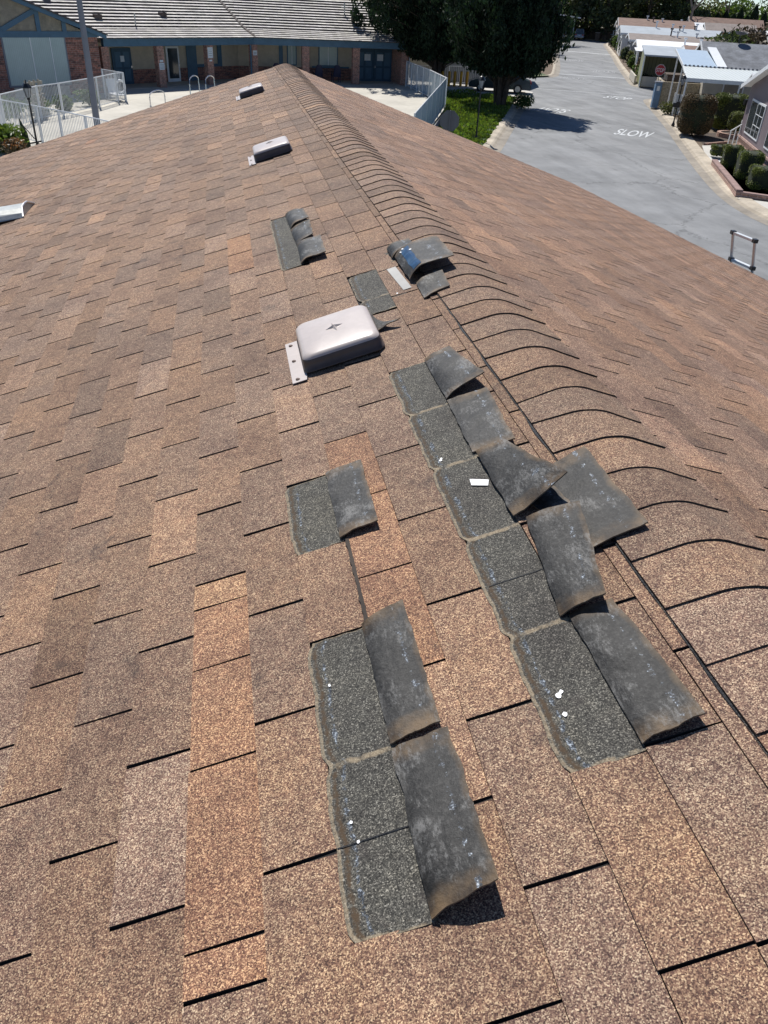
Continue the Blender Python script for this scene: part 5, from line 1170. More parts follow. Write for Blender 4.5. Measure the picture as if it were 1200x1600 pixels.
m = MB(); m.face([qA(.5, .2, 2.9), qA(.5, 2.8, 2.9), qA(.5, 1.5, 3.42)][::-1]); m.build('bay_gable', M['vent_dark'], tA)
m = MB(); m.hexa([qA(.48, .3, .98), qA(.54, .3, .98), qA(.54, 2.6, .98), qA(.48, 2.6, .98)], [qA(.48, .3, 1.14), qA(.54, .3, 1.14), qA(.54, 2.6, 1.14), qA(.48, 2.6, 1.14)]); m.hexa([qA(.5, .3, .55), qA(.54, .3, .55), qA(.54, 2.6, .55), qA(.5, 2.6, .55)], [qA(.5, .3, .66), qA(.54, .3, .66), qA(.54, 2.6, .66), qA(.5, 2.6, .66)]); m.build('trim', M['white'], tA)
hwin(tA, lambda a, b_, z: qA(a, b_, z), 0, 0, -4.75, -1.36, .98, 2.55)
hwin(tA, lambda a, b_, z: qA(a, b_, z), 0, 0, -9.9, -6.5, .98, 2.55)
hwin(tA, lambda a, b_, z: qA(a+.55, b_, z), 0, 0, .45, 2.35, 1.2, 2.75, grid=False)
m = MB(); p = Vector(qA(.45, 2.75, 2.0)); m.box(-.09, .09, -.09, .09, -.12, .16, p); m.build('wall_lantern', M['iron'], tA)
# steps handrail
t = empty('porch_handrail', (25.5, 40.6, .1), 'short white metal handrail at the corner of the mauve home', 'handrail')
m = MB(); m.tube([(25.2, 40.6, 1.0), (26.4, 41.6, 1.2)], .035, 6); m.build('rail', M['white'], t)
for p in ((25.3, 40.7, .95), (25.85, 41.15, 1.05), (26.35, 41.55, 1.15)): m = MB(); m.tube([(p[0], p[1], .1), (p[0], p[1], p[2]+.05)], .03, 6); m.build('post', M['white'], t)
# planters
t = empty('brick_planter', (19.0, 29.4, .1), 'long low pink brick planter holding the clipped bushes', 'planter')
m = MB(); pw = [(21.75, 36.1), (20.6, 33.3), (19.0, 29.45), (20.5, 28.2), (23.0, 27.0)]
def lowwall(mb, pts, th_, z0, z1):
    for a, b in zip(pts[:-1], pts[1:]):
        A_, B_ = Vector(a), Vector(b); d = (B_-A_).normalized(); n_ = Vector((d.y, -d.x))*-th_; mb.prism([(*A_,), (*B_,), (*(B_+n_),), (*(A_+n_),)] if (B_-A_).x*n_.y-(B_-A_).y*n_.x > 0 else [(*A_,), (*(A_+n_),), (*(B_+n_),), (*B_,)], z0, z1)
lowwall(m, pw[:3], .2, .1, .33); lowwall(m, pw[2:], .2, .1, .26); m.build('wall', M['brick_p'], t)
m = MB(); lowwall(m, [(x-.02, y) for x, y in pw[:3]], .25, .332, .38); lowwall(m, [(x, y-.03) for x, y in pw[2:]], .25, .262, .31); m.build('cap', plain('mauve_cap_brick', (.30, .20, .18), .85), t)
m = MB(); m.face([(21.9, 36.2, .22), (19.3, 29.5, .22), (22.8, 27.4, .22), (25.0, 36.8, .22)][::-1]); m.face([(21.9, 36.2, .22), (19.3, 29.5, .22), (22.8, 27.4, .22), (25.0, 36.8, .22)]); m.build('soil', M['mulch'], t)
t = empty('round_planter', (28.3, 45.0, .1), 'round brick planter ring under the ball topiary', 'planter'); m = MB(); m.lathe([(.95, 0), (.95, .25), (.75, .25), (.75, .2)], (28.3, 45.0, .1), 24); m.build('ring', M['brick_p'], t); m = MB(); m.face([(28.3+.76*math.cos(k*.3927), 45+.76*math.sin(k*.3927), .30) for k in range(16)]); m.build('soil', M['mulch'], t)
sheet('garden_path', [(22.6, 39.3), (25.2, 43.6), (23.6, 41.4), (22.6, 39.3)][0:0]+[(22.9, 38.6), (24.5, 41.8), (26.4, 42.3), (26.3, 41.2), (25.2, 38.3)], .112, M['walk'])
sheet('gravel_bed', [(21.85, 36.15), (22.85, 38.5), (25.1, 38.2), (24.0, 35.4)], .118, M['gravel'])
sheet('driveway', [(18.9, 29.2), (18.95, 25), (20.6, 20.8), (30, 15.5), (32, 24), (23.5, 27.2), (20.5, 28.1)], .114, M['walk'])
sheet('mulch_bed', [(24.75, 42.0), (26.7, 46.9), (28.6, 46.3), (27.7, 43.3), (26.0, 42.4)], .116, M['mulch'])
m = MB(); lowwall(m, [(24.8, 41.95), (26.8, 42.9)], .12, .1, .2); o = m.build('bed_edging', M['brick_p'], None, org=Vector((24, 42, .1))); tag(o, 'low brick edging around the bed of the reddish hedge', 'edging')

# ------------------------------------------------------------------ home B: grey shingles + white corrugated carport
tB, qB = house('mobile_home', (32.2, 56.0), 20, 8.2, 2.95, 1.25, M['cream'], M['roof_grey'], 'mobile home with grey shingle roof behind the white corrugated awning', group='mobile homes along the right side of the street')
m = MB(); p = Vector(qB(6.2, 2.2, 3.75)); m.box(-.28, .28, -.18, .18, 0, .22, p, -.38); m.build('roof_vent', M['white'], tB)
for b0 in (1.2, 3.6, 6.4): hwin(tB, qB, b0, b0+1.4, 0, 0, .1 if b0 == 3.6 else 1.1, 2.3, side='side')
tC = empty('carport', (28.6, 52.5, .1), 'white corrugated carport with silver blue upper sheet and thin white posts', 'carport')
CO = Vector((27.6, 50.6))
def qC(a, b, z): p = CO+E_*a+S_*b; return (p.x, p.y, z)
def slab(pts, th_=.05): m = MB(); m.hexa([(x, y, z-th_) for x, y, z in pts], pts); return m
slab([qC(0, 0, 2.62), qC(9.5, 0, 2.62), qC(9.5, 2.8, 3.1), qC(.0, 2.8, 3.1)]).build('lower_sheet', M['awning'], tC)
slab([qC(.05, 2.86, 3.14), qC(2.15, 2.86, 3.14), qC(2.15, 9.0, 3.78), qC(.05, 9.0, 3.78)]).build('upper_sheet', M['awning2'], tC)
slab([qC(2.16, 2.86, 3.18), qC(2.75, 2.86, 3.18), qC(2.75, 9.2, 4.0), qC(2.16, 9.2, 4.0)]).build('ridge_strip', M['white'], tC)
m = MB(); m.hexa([qC(-.03, -.03, 2.42), qC(9.5, -.03, 2.42), qC(9.5, 0-.002, 2.42), qC(-.03, -.002, 2.42)], [qC(-.03, -.03, 2.63), qC(9.5, -.03, 2.63), qC(9.5, -.002, 2.63), qC(-.03, -.002, 2.63)]); m.build('fascia', M['white'], tC)
m = MB()
for k in range(36): m.hexa([qC(.1+.26*k, 2.80, 3.10), qC(.22+.26*k, 2.80, 3.10), qC(.22+.26*k, 2.84, 3.10), qC(.1+.26*k, 2.84, 3.10)], [qC(.1+.26*k, 2.80, 3.19), qC(.22+.26*k, 2.80, 3.19), qC(.22+.26*k, 2.84, 3.19), qC(.1+.26*k, 2.84, 3.19)])
m.build('rib_ends', M['sign_back'], tC)
m = MB(); b = [qC(.02, 0, 2.5), qC(.06, 0, 2.5), qC(.06, 2.85, 2.98), qC(.02, 2.85, 2.98)]; m.hexa(b, [(x, y, z+.16) for x, y, z in b]); b = [qC(.0, 2.86, 3.02), qC(.04, 2.86, 3.02), qC(.04, 9.0, 3.65), qC(.0, 9.0, 3.65)]; m.hexa(b, [(x, y, z+.16) for x, y, z in b]); m.build('side_fascia', M['white'], tC)
for a, b, z in ((.12, .15, 2.5), (.12, 3.6, 3.1), (.12, 7.4, 3.4), (3.3, .1, 2.5), (7.4, .1, 2.5)):
    m = MB(); p = qC(a, b, .1); m.box(-.045, .045, -.045, .045, 0, z-.1, p, R(-22)); m.build('post', M['white'], tC)
# block enclosure, blue cabinet, picket gate, white panel
t = empty('block_wall', (30.4, 58.7, .1), 'tan block enclosure wall behind the blue cabinet', 'wall'); m = MB(); m.hexa([(30.45, 58.6, .1), (33.6, 57.6, .1), (33.7, 57.8, .1), (30.55, 58.8, .1)], [(30.45, 58.6, 1.75), (33.6, 57.6, 1.75), (33.7, 57.8, 1.75), (30.55, 58.8, 1.75)]); m.hexa([(30.45, 58.8, .1), (30.63, 58.74, .1), (32.0, 62.2, .1), (31.8, 62.25, .1)], [(30.45, 58.8, 1.75), (30.63, 58.74, 1.75), (32.0, 62.2, 1.75), (31.8, 62.25, 1.75)]); m.build('wall', M['block'], t)
t = empty('storage_shed', (31.6, 60.4, .1), 'dark brown flat topped storage box behind the tan block wall', 'shed'); m = MB(); m.box(-.1, 2.6, -.9, 1.0, 0, 2.0, (31.4, 60.0, .1), R(-20)); m.build('body', M['vent_dark'], t); m = MB(); m.box(-.2, 2.7, -1.0, 1.1, 2.002, 2.08, (31.4, 60.0, .1), R(-20)); m.build('lid', M['bark'], t)
t = empty('utility_cabinet', (30.05, 58.4, .1), 'blue utility cabinet at the end of the tan block wall', 'cabinet'); m = MB(); m.box(-.22, .22, -.35, .35, 0, 1.6, (30.05, 58.5, .1), R(-20)); bd_ = m.build('body', M['bin_blue'], t); m = MB(); m.box(-.26, .26, -.39, .39, 1.602, 1.66, (30.05, 58.5, .1), R(-20)); m.build('lid', M['pole_grey'], t); m = MB(); m.box(-.10, .10, -.358, -.352, 1.1, 1.4, (30.05, 58.5, .1), R(-20)); m.build('label_plate', M['paper'], t)
t = empty('picket_gate', (31.5, 52.6, .1), 'white picket gate under the corrugated awning', 'gate'); m = MB()
for k in range(9): p = CO+E_*(2.3+.2*k)+S_*3.6; m.box(-.05, .05, -.02, .02, 0, 1.25+.12*math.sin(k*.4), (p.x, p.y, .1), R(-22))
m.build('pickets', M['white'], t)
m = MB()
for z in (.35, 1.0): p = CO+E_*3.1+S_*3.63; m.box(-.95, .95, .022, .05, z, z+.09, (p.x, p.y, .1), R(-22))
m.build('rail', M['white'], t)
t = empty('white_panel_fence', (30.0, 53.9, .1), 'low white solid panel beside the picket gate', 'fence'); m = MB(); p = CO+E_*.25+S_*5.0; m.box(0, 2.0, -.04, .04, 0, 1.2, (p.x, p.y, .1), R(-22)); m.build('panel', M['white'], t); m = MB(); m.box(0, .09, -.05, .05, 0, 1.3, (p.x-.1, p.y, .1), R(-22)); m.build('post', M['white'], t)
t = empty('patio_pots', (31.9, 51.9, .1), 'cluster of potted plants in the shade beside the picket gate', 'potted plant'); m = MB(); leaves(m, 32.2, 52.2, .9, .6, .5, .5, 500, .09, 91); m.build('foliage', M['leaf_mid'], t); m = MB(); m.lathe([(.2, 0), (.28, .4), (.25, .4)], (32.2, 52.2, .1)); m.build('pot', M['brick_p'], t)
# ------------------------------------------------------------------ home C with silver awning, and homes D..G down the street
tD, qD = house('mobile_home', (40.4, 73.4), 12, 7.2, 2.7, .55, M['grey_wall'], M['roof_brown'], 'mobile home with brown roof behind the silver awning and STOP sign', group='mobile homes along the right side of the street')
t = empty('carport', (36.6, 73.8, .1), 'silver flat awning with olive ribbed side panel beyond the STOP sign', 'carport')
C2 = Vector((36.3, 74.0))
def qE(a, b, z): p = C2+E_*a+S_*b; return (p.x, p.y, z)
slab([qE(0, -.2, 2.62), qE(4.2, -.2, 2.62), qE(4.2, 4.6, 3.15), qE(0, 4.6, 3.15)], .12).build('roof_sheet', M['roof_silver'], t)
m = MB(); m.hexa([qE(.1, .2, .1), qE(.16, .2, .1), qE(.16, 4.4, .1), qE(.1, 4.4, .1)], [qE(.1, .2, 2.5), qE(.16, .2, 2.5), qE(.16, 4.4, 2.95), qE(.1, 4.4, 2.95)]); m.build('side_panel', M['olive_wall'], t)
m = MB(); m.hexa([qE(.2, 4.3, .1), qE(4.1, 4.3, .1), qE(4.1, 4.4, .1), qE(.2, 4.4, .1)], [qE(.2, 4.3, 2.9), qE(4.1, 4.3, 2.9), qE(4.1, 4.4, 2.9), qE(.2, 4.4, 2.9)]); m.build('back_panel', M['olive_wall'], t)
m = MB(); m.hexa([qE(.2, .4, .1), qE(4.1, .4, .1), qE(4.1, .5, .1), qE(.2, .5, .1)], [qE(.2, .4, .9), qE(4.1, .4, .9), qE(4.1, .5, .9), qE(.2, .5, .9)]); m.build('porch_wall', M['cream'], t)
for a in (.05, 4.1): m = MB(); m.box(-.05, .05, -.05, .05, 0, 2.45, qE(a, 0, .1), R(-22)); m.build('post', M['white'], t)
m = MB()
for k in range(14): m.box(-.015, .015, -.015, .015, .9, 1.5, qE(.5+.25*k, .42, .1), 0)
m.build('railing', M['iron'], t)
specs = [((44.3, 91.1), 10, 8, 2.35, .55, 'white_wall', 'white2', 'mobile home with bright white roof coating beyond the silver awning'), ((49.4, 104.1), 13, 8, 2.6, .5, 'grey_wall', 'roof_tan', 'mobile home with taupe roof behind the bright white roof'), ((54.2, 117.1), 13, 8.5, 2.9, .7, 'white_wall', 'roof_silver', 'mobile home with silver grey roof and many white flues'), ((60.1, 131.1), 10.8, 9, 3.4, .9, 'grey_wall', 'roof_brown', 'furthest mobile home with long brown roof in front of the trees'), ((66.5, 145.6), 14, 8, 2.8, .8, 'white_wall', 'roof_tan', 'small pale mobile home at the far right street end')]
hs = []
for i, (O, L_, W_, ze, ri, wm, rm, lb) in enumerate(specs):
    tt_, qq = house('mobile_home', O, L_, W_, ze, ri, M[wm], M[rm], lb, group='mobile homes along the right side of the street'); hs.append((tt_, qq))
    for b0 in (1.2, 4.8): hwin(tt_, qq, 0, 0, b0, b0+1.8, 1.1, 2.3, grid=False)
    rg = random.Random(i)
    for k in range(3 if i != 2 else 6):
        a_, b_ = rg.uniform(4, L_-3), rg.uniform(1.5, W_/2); z_ = ze+ri*b_/(W_/2); p = Vector(qq(a_, b_, z_)); m = MB(); h = rg.uniform(.35, .9); m.tube([p-Vector((0, 0, .1)), p+Vector((0, 0, h))], .09, 8); m.tube([p+Vector((0, 0, h)), p+Vector((0, 0, h+.16))], .20, 8); m.build('flue', M['white'] if k % 3 else M['vent_dark'], tt_)
    continue
    m = MB(); m.hexa([qq(-2.3, 1.0, 2.6), qq(-.4, 1.0, 2.8), qq(-.4, 6.5, 2.8), qq(-2.3, 6.5, 2.6)], [qq(-2.3, 1.0, 2.7), qq(-.4, 1.0, 2.9), qq(-.4, 6.5, 2.9), qq(-2.3, 6.5, 2.7)]); aw = m.build('awning', M['white'], tt_)
    for b_ in (1.1, 6.4): m = MB(); m.box(-.05, .05, -.05, .05, 0, 2.5, qq(-2.2, b_, .1)); m.build('post', M['white'], aw)
# sunroom on the white roofed home
m = MB(); 
t, qq = hs[0]
m.hexa([qq(-.38, -3.2, .1), qq(3.5, -3.2, .1), qq(3.5, -.4, .1), qq(-.38, -.4, .1)], [qq(-.38, -3.2, 2.15), qq(3.5, -3.2, 2.15), qq(3.5, -.4, 2.15), qq(-.38, -.4, 2.15)]); m.build('sunroom', M['glass'], t)
slab([qq(-.7, -3.6, 2.22), qq(3.7, -3.6, 2.22), qq(3.7, -.38, 2.38), qq(-.7, -.38, 2.38)], .06).build('sunroom_roof', M['white2'], t)
m = MB()
for a in (-.4, .9, 2.2, 3.45): m.box(-.07, .07, -.07, .07, 0, 2.1, qq(a, -3.25, .1), R(-22))
m.build('sunroom_frame', M['white'], t)
# satellite dish
t = empty('satellite_dish', (41, 62, 4.2), 'dark satellite dish on the ridge behind the corrugated carport', 'antenna'); p = Vector(qB(2.2, 4.1, 4.25)); t.location = p; m = MB(); m.tube([p-Vector((0, 0, .1)), p+Vector((0, 0, .5))], .03, 6); m.build('mast', M['iron'], t); m = MB(); m.lathe([(0, .52), (.28, .58), (.42, .72), (.44, .74), (.28, .62), (0, .56)], p, 14); m.build('dish', M['sign_back'], t)
# left side of the street beyond the crossing
for i, (O, lb, wm, rm) in enumerate((((26.2, 88.5), 'white mobile home half hidden behind the cypress, nearest on the left kerb', 'white_wall', 'white2'), ((31.6, 102), 'grey mobile home second along the left kerb', 'grey_wall', 'roof_silver'), ((37.2, 116), 'pale mobile home third along the left kerb', 'white_wall', 'roof_tan'), ((43.0, 131), 'far mobile home fourth along the left kerb', 'grey_wall', 'white2'))):
    tt_, qq = house('mobile_home', (O[0]-.927*10, O[1]+.376*10), 12.5, 7, 2.9, .8, M[wm], M[rm], lb, group='mobile homes along the left side of the street')
    m = MB(); m.hexa([qq(12.505, 1, 1.1), qq(12.54, 1, 1.1), qq(12.54, 3, 1.1), qq(12.505, 3, 1.1)], [qq(12.505, 1, 2.3), qq(12.54, 1, 2.3), qq(12.54, 3, 2.3), qq(12.505, 3, 2.3)]); m.build('window', M['glass'], tt_)
lf = [((29.0, 80.9), .8, .6, 'hedge_g', 'low bush on the left corner lawn beyond the car'), ((33.2, 90.5), .9, 1.3, 'leaf_mid', 'bush at the left kerb, nearest beyond the crossing'), ((35.5, 96), 1.1, 1.8, 'leaf_dark', 'dark bush at the left kerb, second beyond the crossing'), ((39, 104), 1.0, 1.4, 'leaf_mid', 'bush at the left kerb, third beyond the crossing'), ((42.5, 113), 1.2, 2.2, 'leaf_dark', 'dark bush at the left kerb, fourth beyond the crossing'), ((47, 124.5), 1.2, 2.0, 'leaf_mid', 'bush at the left kerb, fifth beyond the crossing'), ((51, 135), 1.4, 2.8, 'leaf_dark', 'tall dark bush at the left kerb near the far canopy')]
for i, ((x, y), r_, h, mt, lb) in enumerate(lf): shrub('street_bush', x-1.0, y, r_, h, M[mt], lb, 200+i, 700, .14, group='bushes along the left kerb')
sheet('corner_lawn', [(26.8, 79.2), (30.6, 81.5), (30.8, 84.5), (27.5, 83.5)], .125, M['grass'])
rf_ = [((38.0, 76.2), 1.0, .8, 'leaf_dark', 'dark low bush on the far corner of the crossing'), ((39.8, 80.6), .9, 1.5, 'leaf_mid', 'green bush beside the olive ribbed panel'), ((40.2, 83.0), .8, 1.7, 'leaf_red', 'purple red shrub in front of the sunroom'), ((42.0, 86.8), 1.0, 1.0, 'leaf_mid', 'low bush between the red shrub and the dark conifer'), ((45.2, 95.0), .9, 1.3, 'leaf_mid', 'bush on the right kerb in front of the white roofed home'), ((46.8, 99.0), .9, 1.5, 'leaf_olive', 'olive bush on the right kerb by the taupe roofed home'), ((49.6, 105.5), 1.0, 1.6, 'leaf_dark', 'dark bush on the right kerb before the silver roofed home'), ((52.2, 111.5), 1.0, 1.3, 'leaf_olive', 'olive bush on the right kerb at the silver roofed home'), ((55.6, 119), 1.1, 1.8, 'leaf_dark', 'dark bush on the right kerb before the far brown roof'), ((58.8, 127), 1.1, 1.5, 'leaf_mid', 'green bush on the right kerb at the far brown roof'), ((62, 134.5), 1.1, 1.8, 'leaf_mid', 'bush on the right kerb near the street end'), ((65.5, 142), 1.2, 1.6, 'leaf_dark', 'last dark bush on the right kerb')]
for i, ((x, y), r_, h, mt, lb) in enumerate(rf_): shrub('street_bush', kerb_at(y)+1.55, y, r_*.72, h, M[mt], lb, 300+i, 700, .13, group='bushes along the right kerb')
# three brownish low shrubs near carport posts
shrub('street_bush', 29.1, 54.6, .6, .75, M['leaf_olive'], 'small olive shrub at the foot of the carport posts', 350, 600, .08)
m = MB(); lowwall(m, [(37.2, 76.5), (39.8, 83)], .15, .1, .75); o = m.build('garden_wall', M['cream'], None, org=Vector((37.2, 76.5, .1))); tag(o, 'low cream garden wall at the far corner of the crossing', 'wall')

def tree(name, x, y, H, rad, crown0, mat, label, seed, n=2600, size=.35, z=.0, blobs=16, group='trees of the far tree line', bark='bark', sparse=1.0, tall=1.0):
    t = empty(name, (x, y, z), label, 'tree', group); rg = random.Random(seed); tr = MB(); fo = MB()
    top = Vector((x+rg.uniform(-.5, .5), y, z+H*.85)); tr.tube([(x, y, z), (x+rg.uniform(-.3, .3), y, z+crown0), top], .28+H*.012, 7, .05)
    for k in range(blobs):
        f_ = (k+.5)/blobs; a = rg.uniform(0, 6.283); zz = z+crown0+(H-crown0)*rg.uniform(.02, .98); fr = (zz-z-crown0)/(H-crown0)
        rr_ = rad*math.sin(math.pi*min(1, .22+fr*.78))**.6*rg.uniform(.2, .95); c = Vector((x+rr_*math.cos(a), y+rr_*math.sin(a), zz)); tr.tube([(x, y, z+crown0*.6+(zz-z-crown0)*.5), c], .09, 5, .02)
        br_ = rg.uniform(.65, 1.35); R_ = rad*rg.uniform(.28, .5)
        leaves(fo, c.x, c.y, c.z, R_, R_, R_*.8*tall, int(n/blobs*sparse), size, seed*100+k, .6*br_, 1.25*br_)
    tr.build('trunk', M[bark], t); fo.build('crown', mat, t); return t
def cyp(x, y, H, r_, label, seed):
    t = empty('columnar_cypress', (x, y, 0), label, 'tree', 'slim dark cypresses at the far right'); m = MB(); rg = random.Random(seed)
    for _ in range(1100):
        f_ = rg.random(); w2 = r_*math.sin(math.pi*min(1, .12+f_*.88))**.7; a = rg.uniform(0, 6.283); q_ = w2*rg.random()**.4; p = Vector((x+q_*math.cos(a), y+q_*math.sin(a), .3+f_*(H-.3))); s_ = .28; v_ = rg.uniform(.5, 1.4); m.col = (v_, v_, v_, 1); b_ = Vector((math.cos(a+1.5), math.sin(a+1.5), 0)); m.face([p-b_*s_*.4, p+Vector((0, 0, s_*1.6)), p+b_*s_*.4, p-Vector((0, 0, s_*.5))])
    m.build('crown', M['leaf_dark'], t); m = MB(); m.tube([(x, y, 0), (x, y, H*.7)], .15, 6, .04); m.build('trunk', M['bark'], t)
def pol(D, az): return CAM.x+D*math.sin(R(az)), D*math.cos(R(az))
TL_ = [  # D, azimuth, height, radius, crown base, material, label, sparse
 (158, 19.2, 15, 6, 2, 'leaf_mid', 'mid green tree left of the far canopy'),
 (186, 21.4, 19, 6.5, 2, 'leaf_mid', 'green tree directly behind the far canopy'),
 (186, 22.9, 18, 6.5, 1.5, 'leaf_olive', 'olive tree behind the parked white car'),
 (180, 24.1, 16, 5.5, 1.5, 'leaf_far', 'dark evergreen at the end of the street'),
 (192, 25.2, 21, 7, 3, 'leaf_olive', 'tall olive eucalyptus above the brown roof left end'),
 (186, 26.4, 19, 6.0, 3, 'leaf_far', 'tall dark eucalyptus above the brown roof middle'),
 (196, 27.5, 22, 7.0, 4, 'leaf_olive', 'pale trunked eucalyptus above the brown roof right end'),
 (188, 28.5, 16, 6.0, 3, 'leaf_far', 'dark tree next to the bare branched tree'),
 (230, 30.0, 6.6, 8, .4, 'leaf_olive', 'low broad olive tree beyond the white gabled house'),
 (225, 31.6, 6.1, 8, .4, 'leaf_mid', 'low green tree behind the slim cypresses'),
 (240, 33.2, 6.4, 8, .4, 'leaf_mid', 'low green tree at the right picture edge'),
 (235, 34.8, 6.6, 8, .4, 'leaf_mid', 'low green tree outside the right picture edge'),
 (120, 31.2, 3.1, 5.2, .2, 'leaf_far', 'big dark bushy mass behind the grey shingle roof, left half'),
 (121, 32.7, 3.4, 5.6, .2, 'leaf_red', 'big brownish bushy mass behind the grey shingle roof, right half'),
 (215, 23.4, 20, 8, 2, 'leaf_far', 'tall dark tree far behind the street end'),
 (220, 26.0, 23, 8, 2, 'leaf_far', 'tallest dark tree behind the eucalyptuses'),
 (215, 20.2, 22, 8, 2, 'leaf_far', 'tall dark tree far left of the street end'),
 (222, 28.0, 20, 7.5, 2, 'leaf_mid', 'green tree behind the pale trunked eucalyptus'),
 (130, 18.2, 15, 6, 2, 'leaf_far', 'dark tree behind the clubhouse side cypress'),
]
for i, (D, az, H, r_, c0, mt, lb) in enumerate(TL_):
    x, y = pol(D, az); near = D < 140; tree('broadleaf_tree', x, y, H, r_, c0, M[mt], lb, 400+i, n=4200 if H > 12 else 3200, size=.30 if near else .42, blobs=22)
for i, (D, az, H, lb) in enumerate(((172, 28.9, 17, 'bare branched tree showing sky between its limbs'), (205, 30.9, 15, 'leafless pale tree rising above the low trees into the sky'))):
    x, y = pol(D, az); t = empty('bare_tree', (x, y, 0), lb, 'tree'); m = MB(); rg = random.Random(60+i)
    def grow(p, d, L_, r_, lvl):
        q = p+d*L_; m.tube([p, q], r_, 5, r_*.6)
        if lvl:
            for _ in range(3 if lvl > 1 else 4): grow(q, (d+Vector((rg.gauss(0, .45), rg.gauss(0, .45), rg.gauss(.05, .3)))).normalized(), L_*.68, r_*.55, lvl-1)
    grow(Vector((x, y, 0)), Vector((0, 0, 1)), H*.34, .34, 5); m.build('trunk', M['bark_pale'], t); m = MB(); leaves(m, x, y, H*.75, 3.6, 3.6, 3.4, 550, .22, 70+i); m.build('crown', M['leaf_olive'], t)
for i, (D, az, H) in enumerate(((190, 30.35, 5.2), (191, 30.8, 5.8), (189, 31.25, 5.4), (192, 31.6, 6.2), (190, 32.0, 5.2), (193, 32.35, 7.0), (194, 32.9, 5.9))):
    x, y = pol(D, az); cyp(x, y, H, 1.15, ['leftmost slim cypress of the dark row', 'second slim cypress from the left of the dark row', 'third slim cypress from the left of the dark row', 'tall slim cypress in the middle of the dark row', 'short slim cypress right of the middle one', 'tallest slim cypress near the pinkish hillside house', 'rightmost slim cypress of the dark row'][i], 80+i)
# far small houses
for i, (D, az, L_, W_, ze, ri, wm, rm, lb) in enumerate(((150, 28.9, 7, 5, 3.2, 1.0, 'white_wall', 'white2', 'small white gabled house beyond the grey roofs'), (148, 30.0, 7, 6, 3.4, .9, 'cream', 'roof_tan', 'small grey roofed house beside the small white one'), (170, 29.0, 12, 6, 3.6, 1.2, 'cream', 'roof_brown', 'low reddish roofed house under the bare tree'), (250, 32.3, 9, 8, 4.0, 1.4, 'cream', 'roof_brown', 'pinkish house peeping between the slim cypresses'), (118, 33.6, 6, 5, 3.4, .8, 'white_wall', 'white2', 'white house corner at the right picture edge'))):
    x, y = pol(D, az); house('far_house', (x, y), L_, W_, ze, ri, M[wm], M[rm], lb)
# fence at the street end, canopy, hut things
t = empty('board_fence', (60, 172, 0), 'dark board fence closing off the far street end', 'fence'); m = MB(); m.hexa([(56, 176, 0), (95, 164, 0), (95.1, 164.1, 0), (56.1, 176.1, 0)], [(56, 176, 2.0), (95, 164, 2.0), (95.1, 164.1, 2.0), (56.1, 176.1, 2.0)]); m.build('boards', M['bark'], t); m = MB()
for k in range(14): p = Vector((56, 176)).lerp(Vector((95, 164)), k/13); m.box(-.08, .08, -.08, .08, 0, 2.15, (p.x, p.y-.12, 0))
m.build('posts', M['bark'], t)
t = empty('car_canopy', (63.6, 163.5, 0), 'arched green car canopy with a white top at the street end', 'canopy'); m = MB(); cx, cy = 63.8, 165.0
pr_ = [(2.6*math.cos(math.pi*k/10), 2.1+1.5*math.sin(math.pi*k/10)) for k in range(11)]
for (a, za), (b, zb) in zip(pr_[:-1], pr_[1:]): m.face([(cx+a, cy, za), (cx+b, cy, zb), (cx+b+2, cy+5, zb), (cx+a+2, cy+5, za)])
m.build('cover', plain('green_canopy_cloth', (.12, .18, .10), .8), t)
m = MB(); m.hexa([(cx-4.2, cy-.8, 4.1), (cx+2.8, cy-2.2, 3.5), (cx+4.0, cy+3.5, 3.5), (cx-3.0, cy+4, 4.1)], [(cx-4.2, cy-.8, 4.3), (cx+2.8, cy-2.2, 3.7), (cx+4.0, cy+3.5, 3.7), (cx-3.0, cy+4, 4.3)]); m.build('top', M['white2'], t); m = MB()
for a, b in ((-2.6, 0), (2.6, 0), (-.6, 5), (4.6, 5)): m.tube([(cx+a, cy+b, 0), (cx+a, cy+b, 3.5)], .06, 6)
m.build('frame', M['white'], t)
sheet('far_lawn', [(70.5, 161.5), (77, 159), (80, 166), (73, 168)], .112, M['grass'])
t = empty('garden_post', (69.8, 161.2, .1), 'brown wooden stub post beside the parked white car', 'post'); m = MB(); m.box(-.35, .35, -.2, .2, 0, 1.3, (69.8, 161.2, .1)); m.build('post', M['bark'], t); m = MB(); m.box(-.42, .42, -.26, .26, 1.302, 1.4, (69.8, 161.2, .1)); m.build('cap', M['bark_pale'], t)
t = empty('garden_fountain', (74.2, 164, .1), 'small white garden fountain on the far lawn', 'fountain'); m = MB(); m.lathe([(.5, 0), (.45, .3), (.12, .4), (.12, .9), (.6, 1.1), (.1, 1.15), (.1, 1.6), (.3, 1.7), (0, 1.9)], (74.2, 164, .1)); m.build('bowl', M['white'], t)

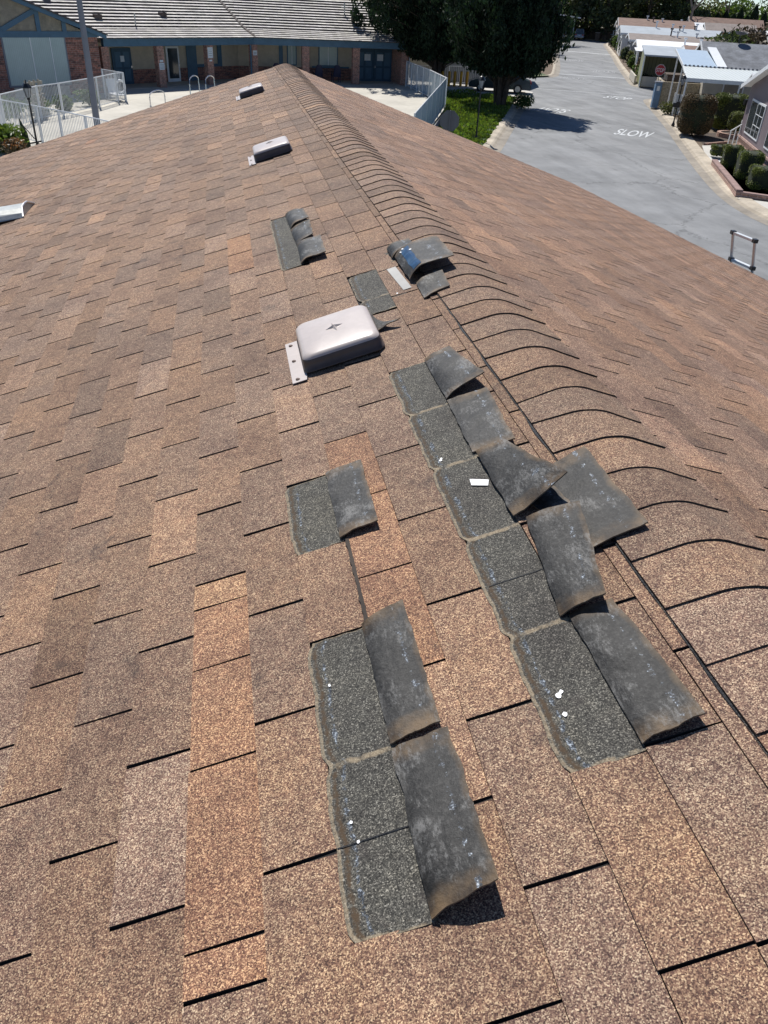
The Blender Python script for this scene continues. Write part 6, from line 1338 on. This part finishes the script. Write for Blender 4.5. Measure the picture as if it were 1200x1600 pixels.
# ------------------------------------------------------------------ cars
def car(x, y, rz, paint, label, suv=False, z=.1):
    t = empty('parked_car', (0, 0, 0), label, 'car'); H = 1.75 if suv else 1.45; hw = .9
    lower = [(-2.35, .30), (-2.40, .55), (-2.32, .88), (-1.95, .98 if not suv else 1.05), (-1.2, 1.0), (0, 1.0), (.95, .98), (1.7, .88), (2.2, .72), (2.36, .52), (2.32, .30)]
    m = MB()
    def ring(px, pz, w_): return [(px, -w_, pz), (px, w_, pz)]
    prof = lower; ws = [.80, .86, .86, .88, .9, .9, .9, .88, .82, .78, .80]
    for i in range(len(prof)-1):
        (x0, z0), (x1, z1) = prof[i], prof[i+1]; w0, w1 = ws[i], ws[i+1]; m.face([(x0, -w0, z0), (x1, -w1, z1), (x1, w1, z1), (x0, w0, z0)])
        for sgn in (-1, 1): m.face([(x0, sgn*w0, .28), (x1, sgn*w1, .28), (x1, sgn*w1, z1), (x0, sgn*w0, z0)][::sgn])
    m.face([(-2.35, -.8, .28), (-2.35, .8, .28), (2.32, .8, .28), (2.32, -.8, .28)])
    rx0, rx1 = (-2.1, .35) if suv else (-1.05, .2)
    m.hexa([(rx0, -.62, H-.05), (rx1, -.62, H-.05), (rx1, .62, H-.05), (rx0, .62, H-.05)], [(rx0+.08, -.56, H), (rx1-.08, -.56, H), (rx1-.08, .56, H), (rx0+.08, .56, H)]); m.build('body', M[paint], t)
    m = MB(); bx0, bx1 = (-2.28, 1.05) if suv else (-1.95, 1.1); zb = .985
    m.hexa([(bx0, -.82, zb), (bx1, -.82, zb), (bx1, .82, zb), (bx0, .82, zb)], [(rx0, -.615, H-.052), (rx1, -.615, H-.052), (rx1, .615, H-.052), (rx0, .615, H-.052)]); m.build('windows', M['glass'], t)
    m = MB()
    for sg in (-1, 1):
        for (a, b) in ((bx0, rx0), (bx1, rx1), ((bx0+bx1)/2-.1, (rx0+rx1)/2-.1)): m.tube([(a, sg*.83, zb), (b, sg*.625, H-.04)], .035, 5)
    m.build('pillars', M[paint], t)
    for wx in (-1.42, 1.42):
        for sg in (-1, 1):
            m = MB(); m.tube([(wx, sg*.72, .33), (wx, sg*.92, .33)], .33, 18); wh = m.build('wheel', M['tyre'], t); m = MB(); m.tube([(wx, sg*.9, .33), (wx, sg*.93, .33)], .21, 12)
            m.build('rim', M['galv'], wh)
    for sg in (-1, 1):
        m = MB(); m.box(-2.43, -2.20, sg*.66-.2, sg*.66+.2, .70, .86); m.build('tail_light', M['tail'], t); m = MB(); m.box(2.14, 2.36, sg*.62-.17, sg*.62+.17, .56, .68); m.build('headlight', M['lampglass'], t)
    m = MB(); m.box(-2.45, -2.36, -.8, .8, .35, .52); m.build('bumper', M[paint], t); m = MB(); m.box(-2.425, -2.40, -.17, .17, .58, .70); m.build('number_plate', M['paper'], t)
    t.location = (x, y, z); t.rotation_euler = (0, 0, rz); return t
car(20.5, 65.7, R(163), 'car_dark', 'dark blue grey sedan parked behind the cypress trunk')
car(68.2, 166.0, R(67), 'car_silver', 'pale grey car parked beside the arched canopy', True)
car(64.6, 166.2, R(67), 'car_silver', 'silver car parked under the arched canopy')
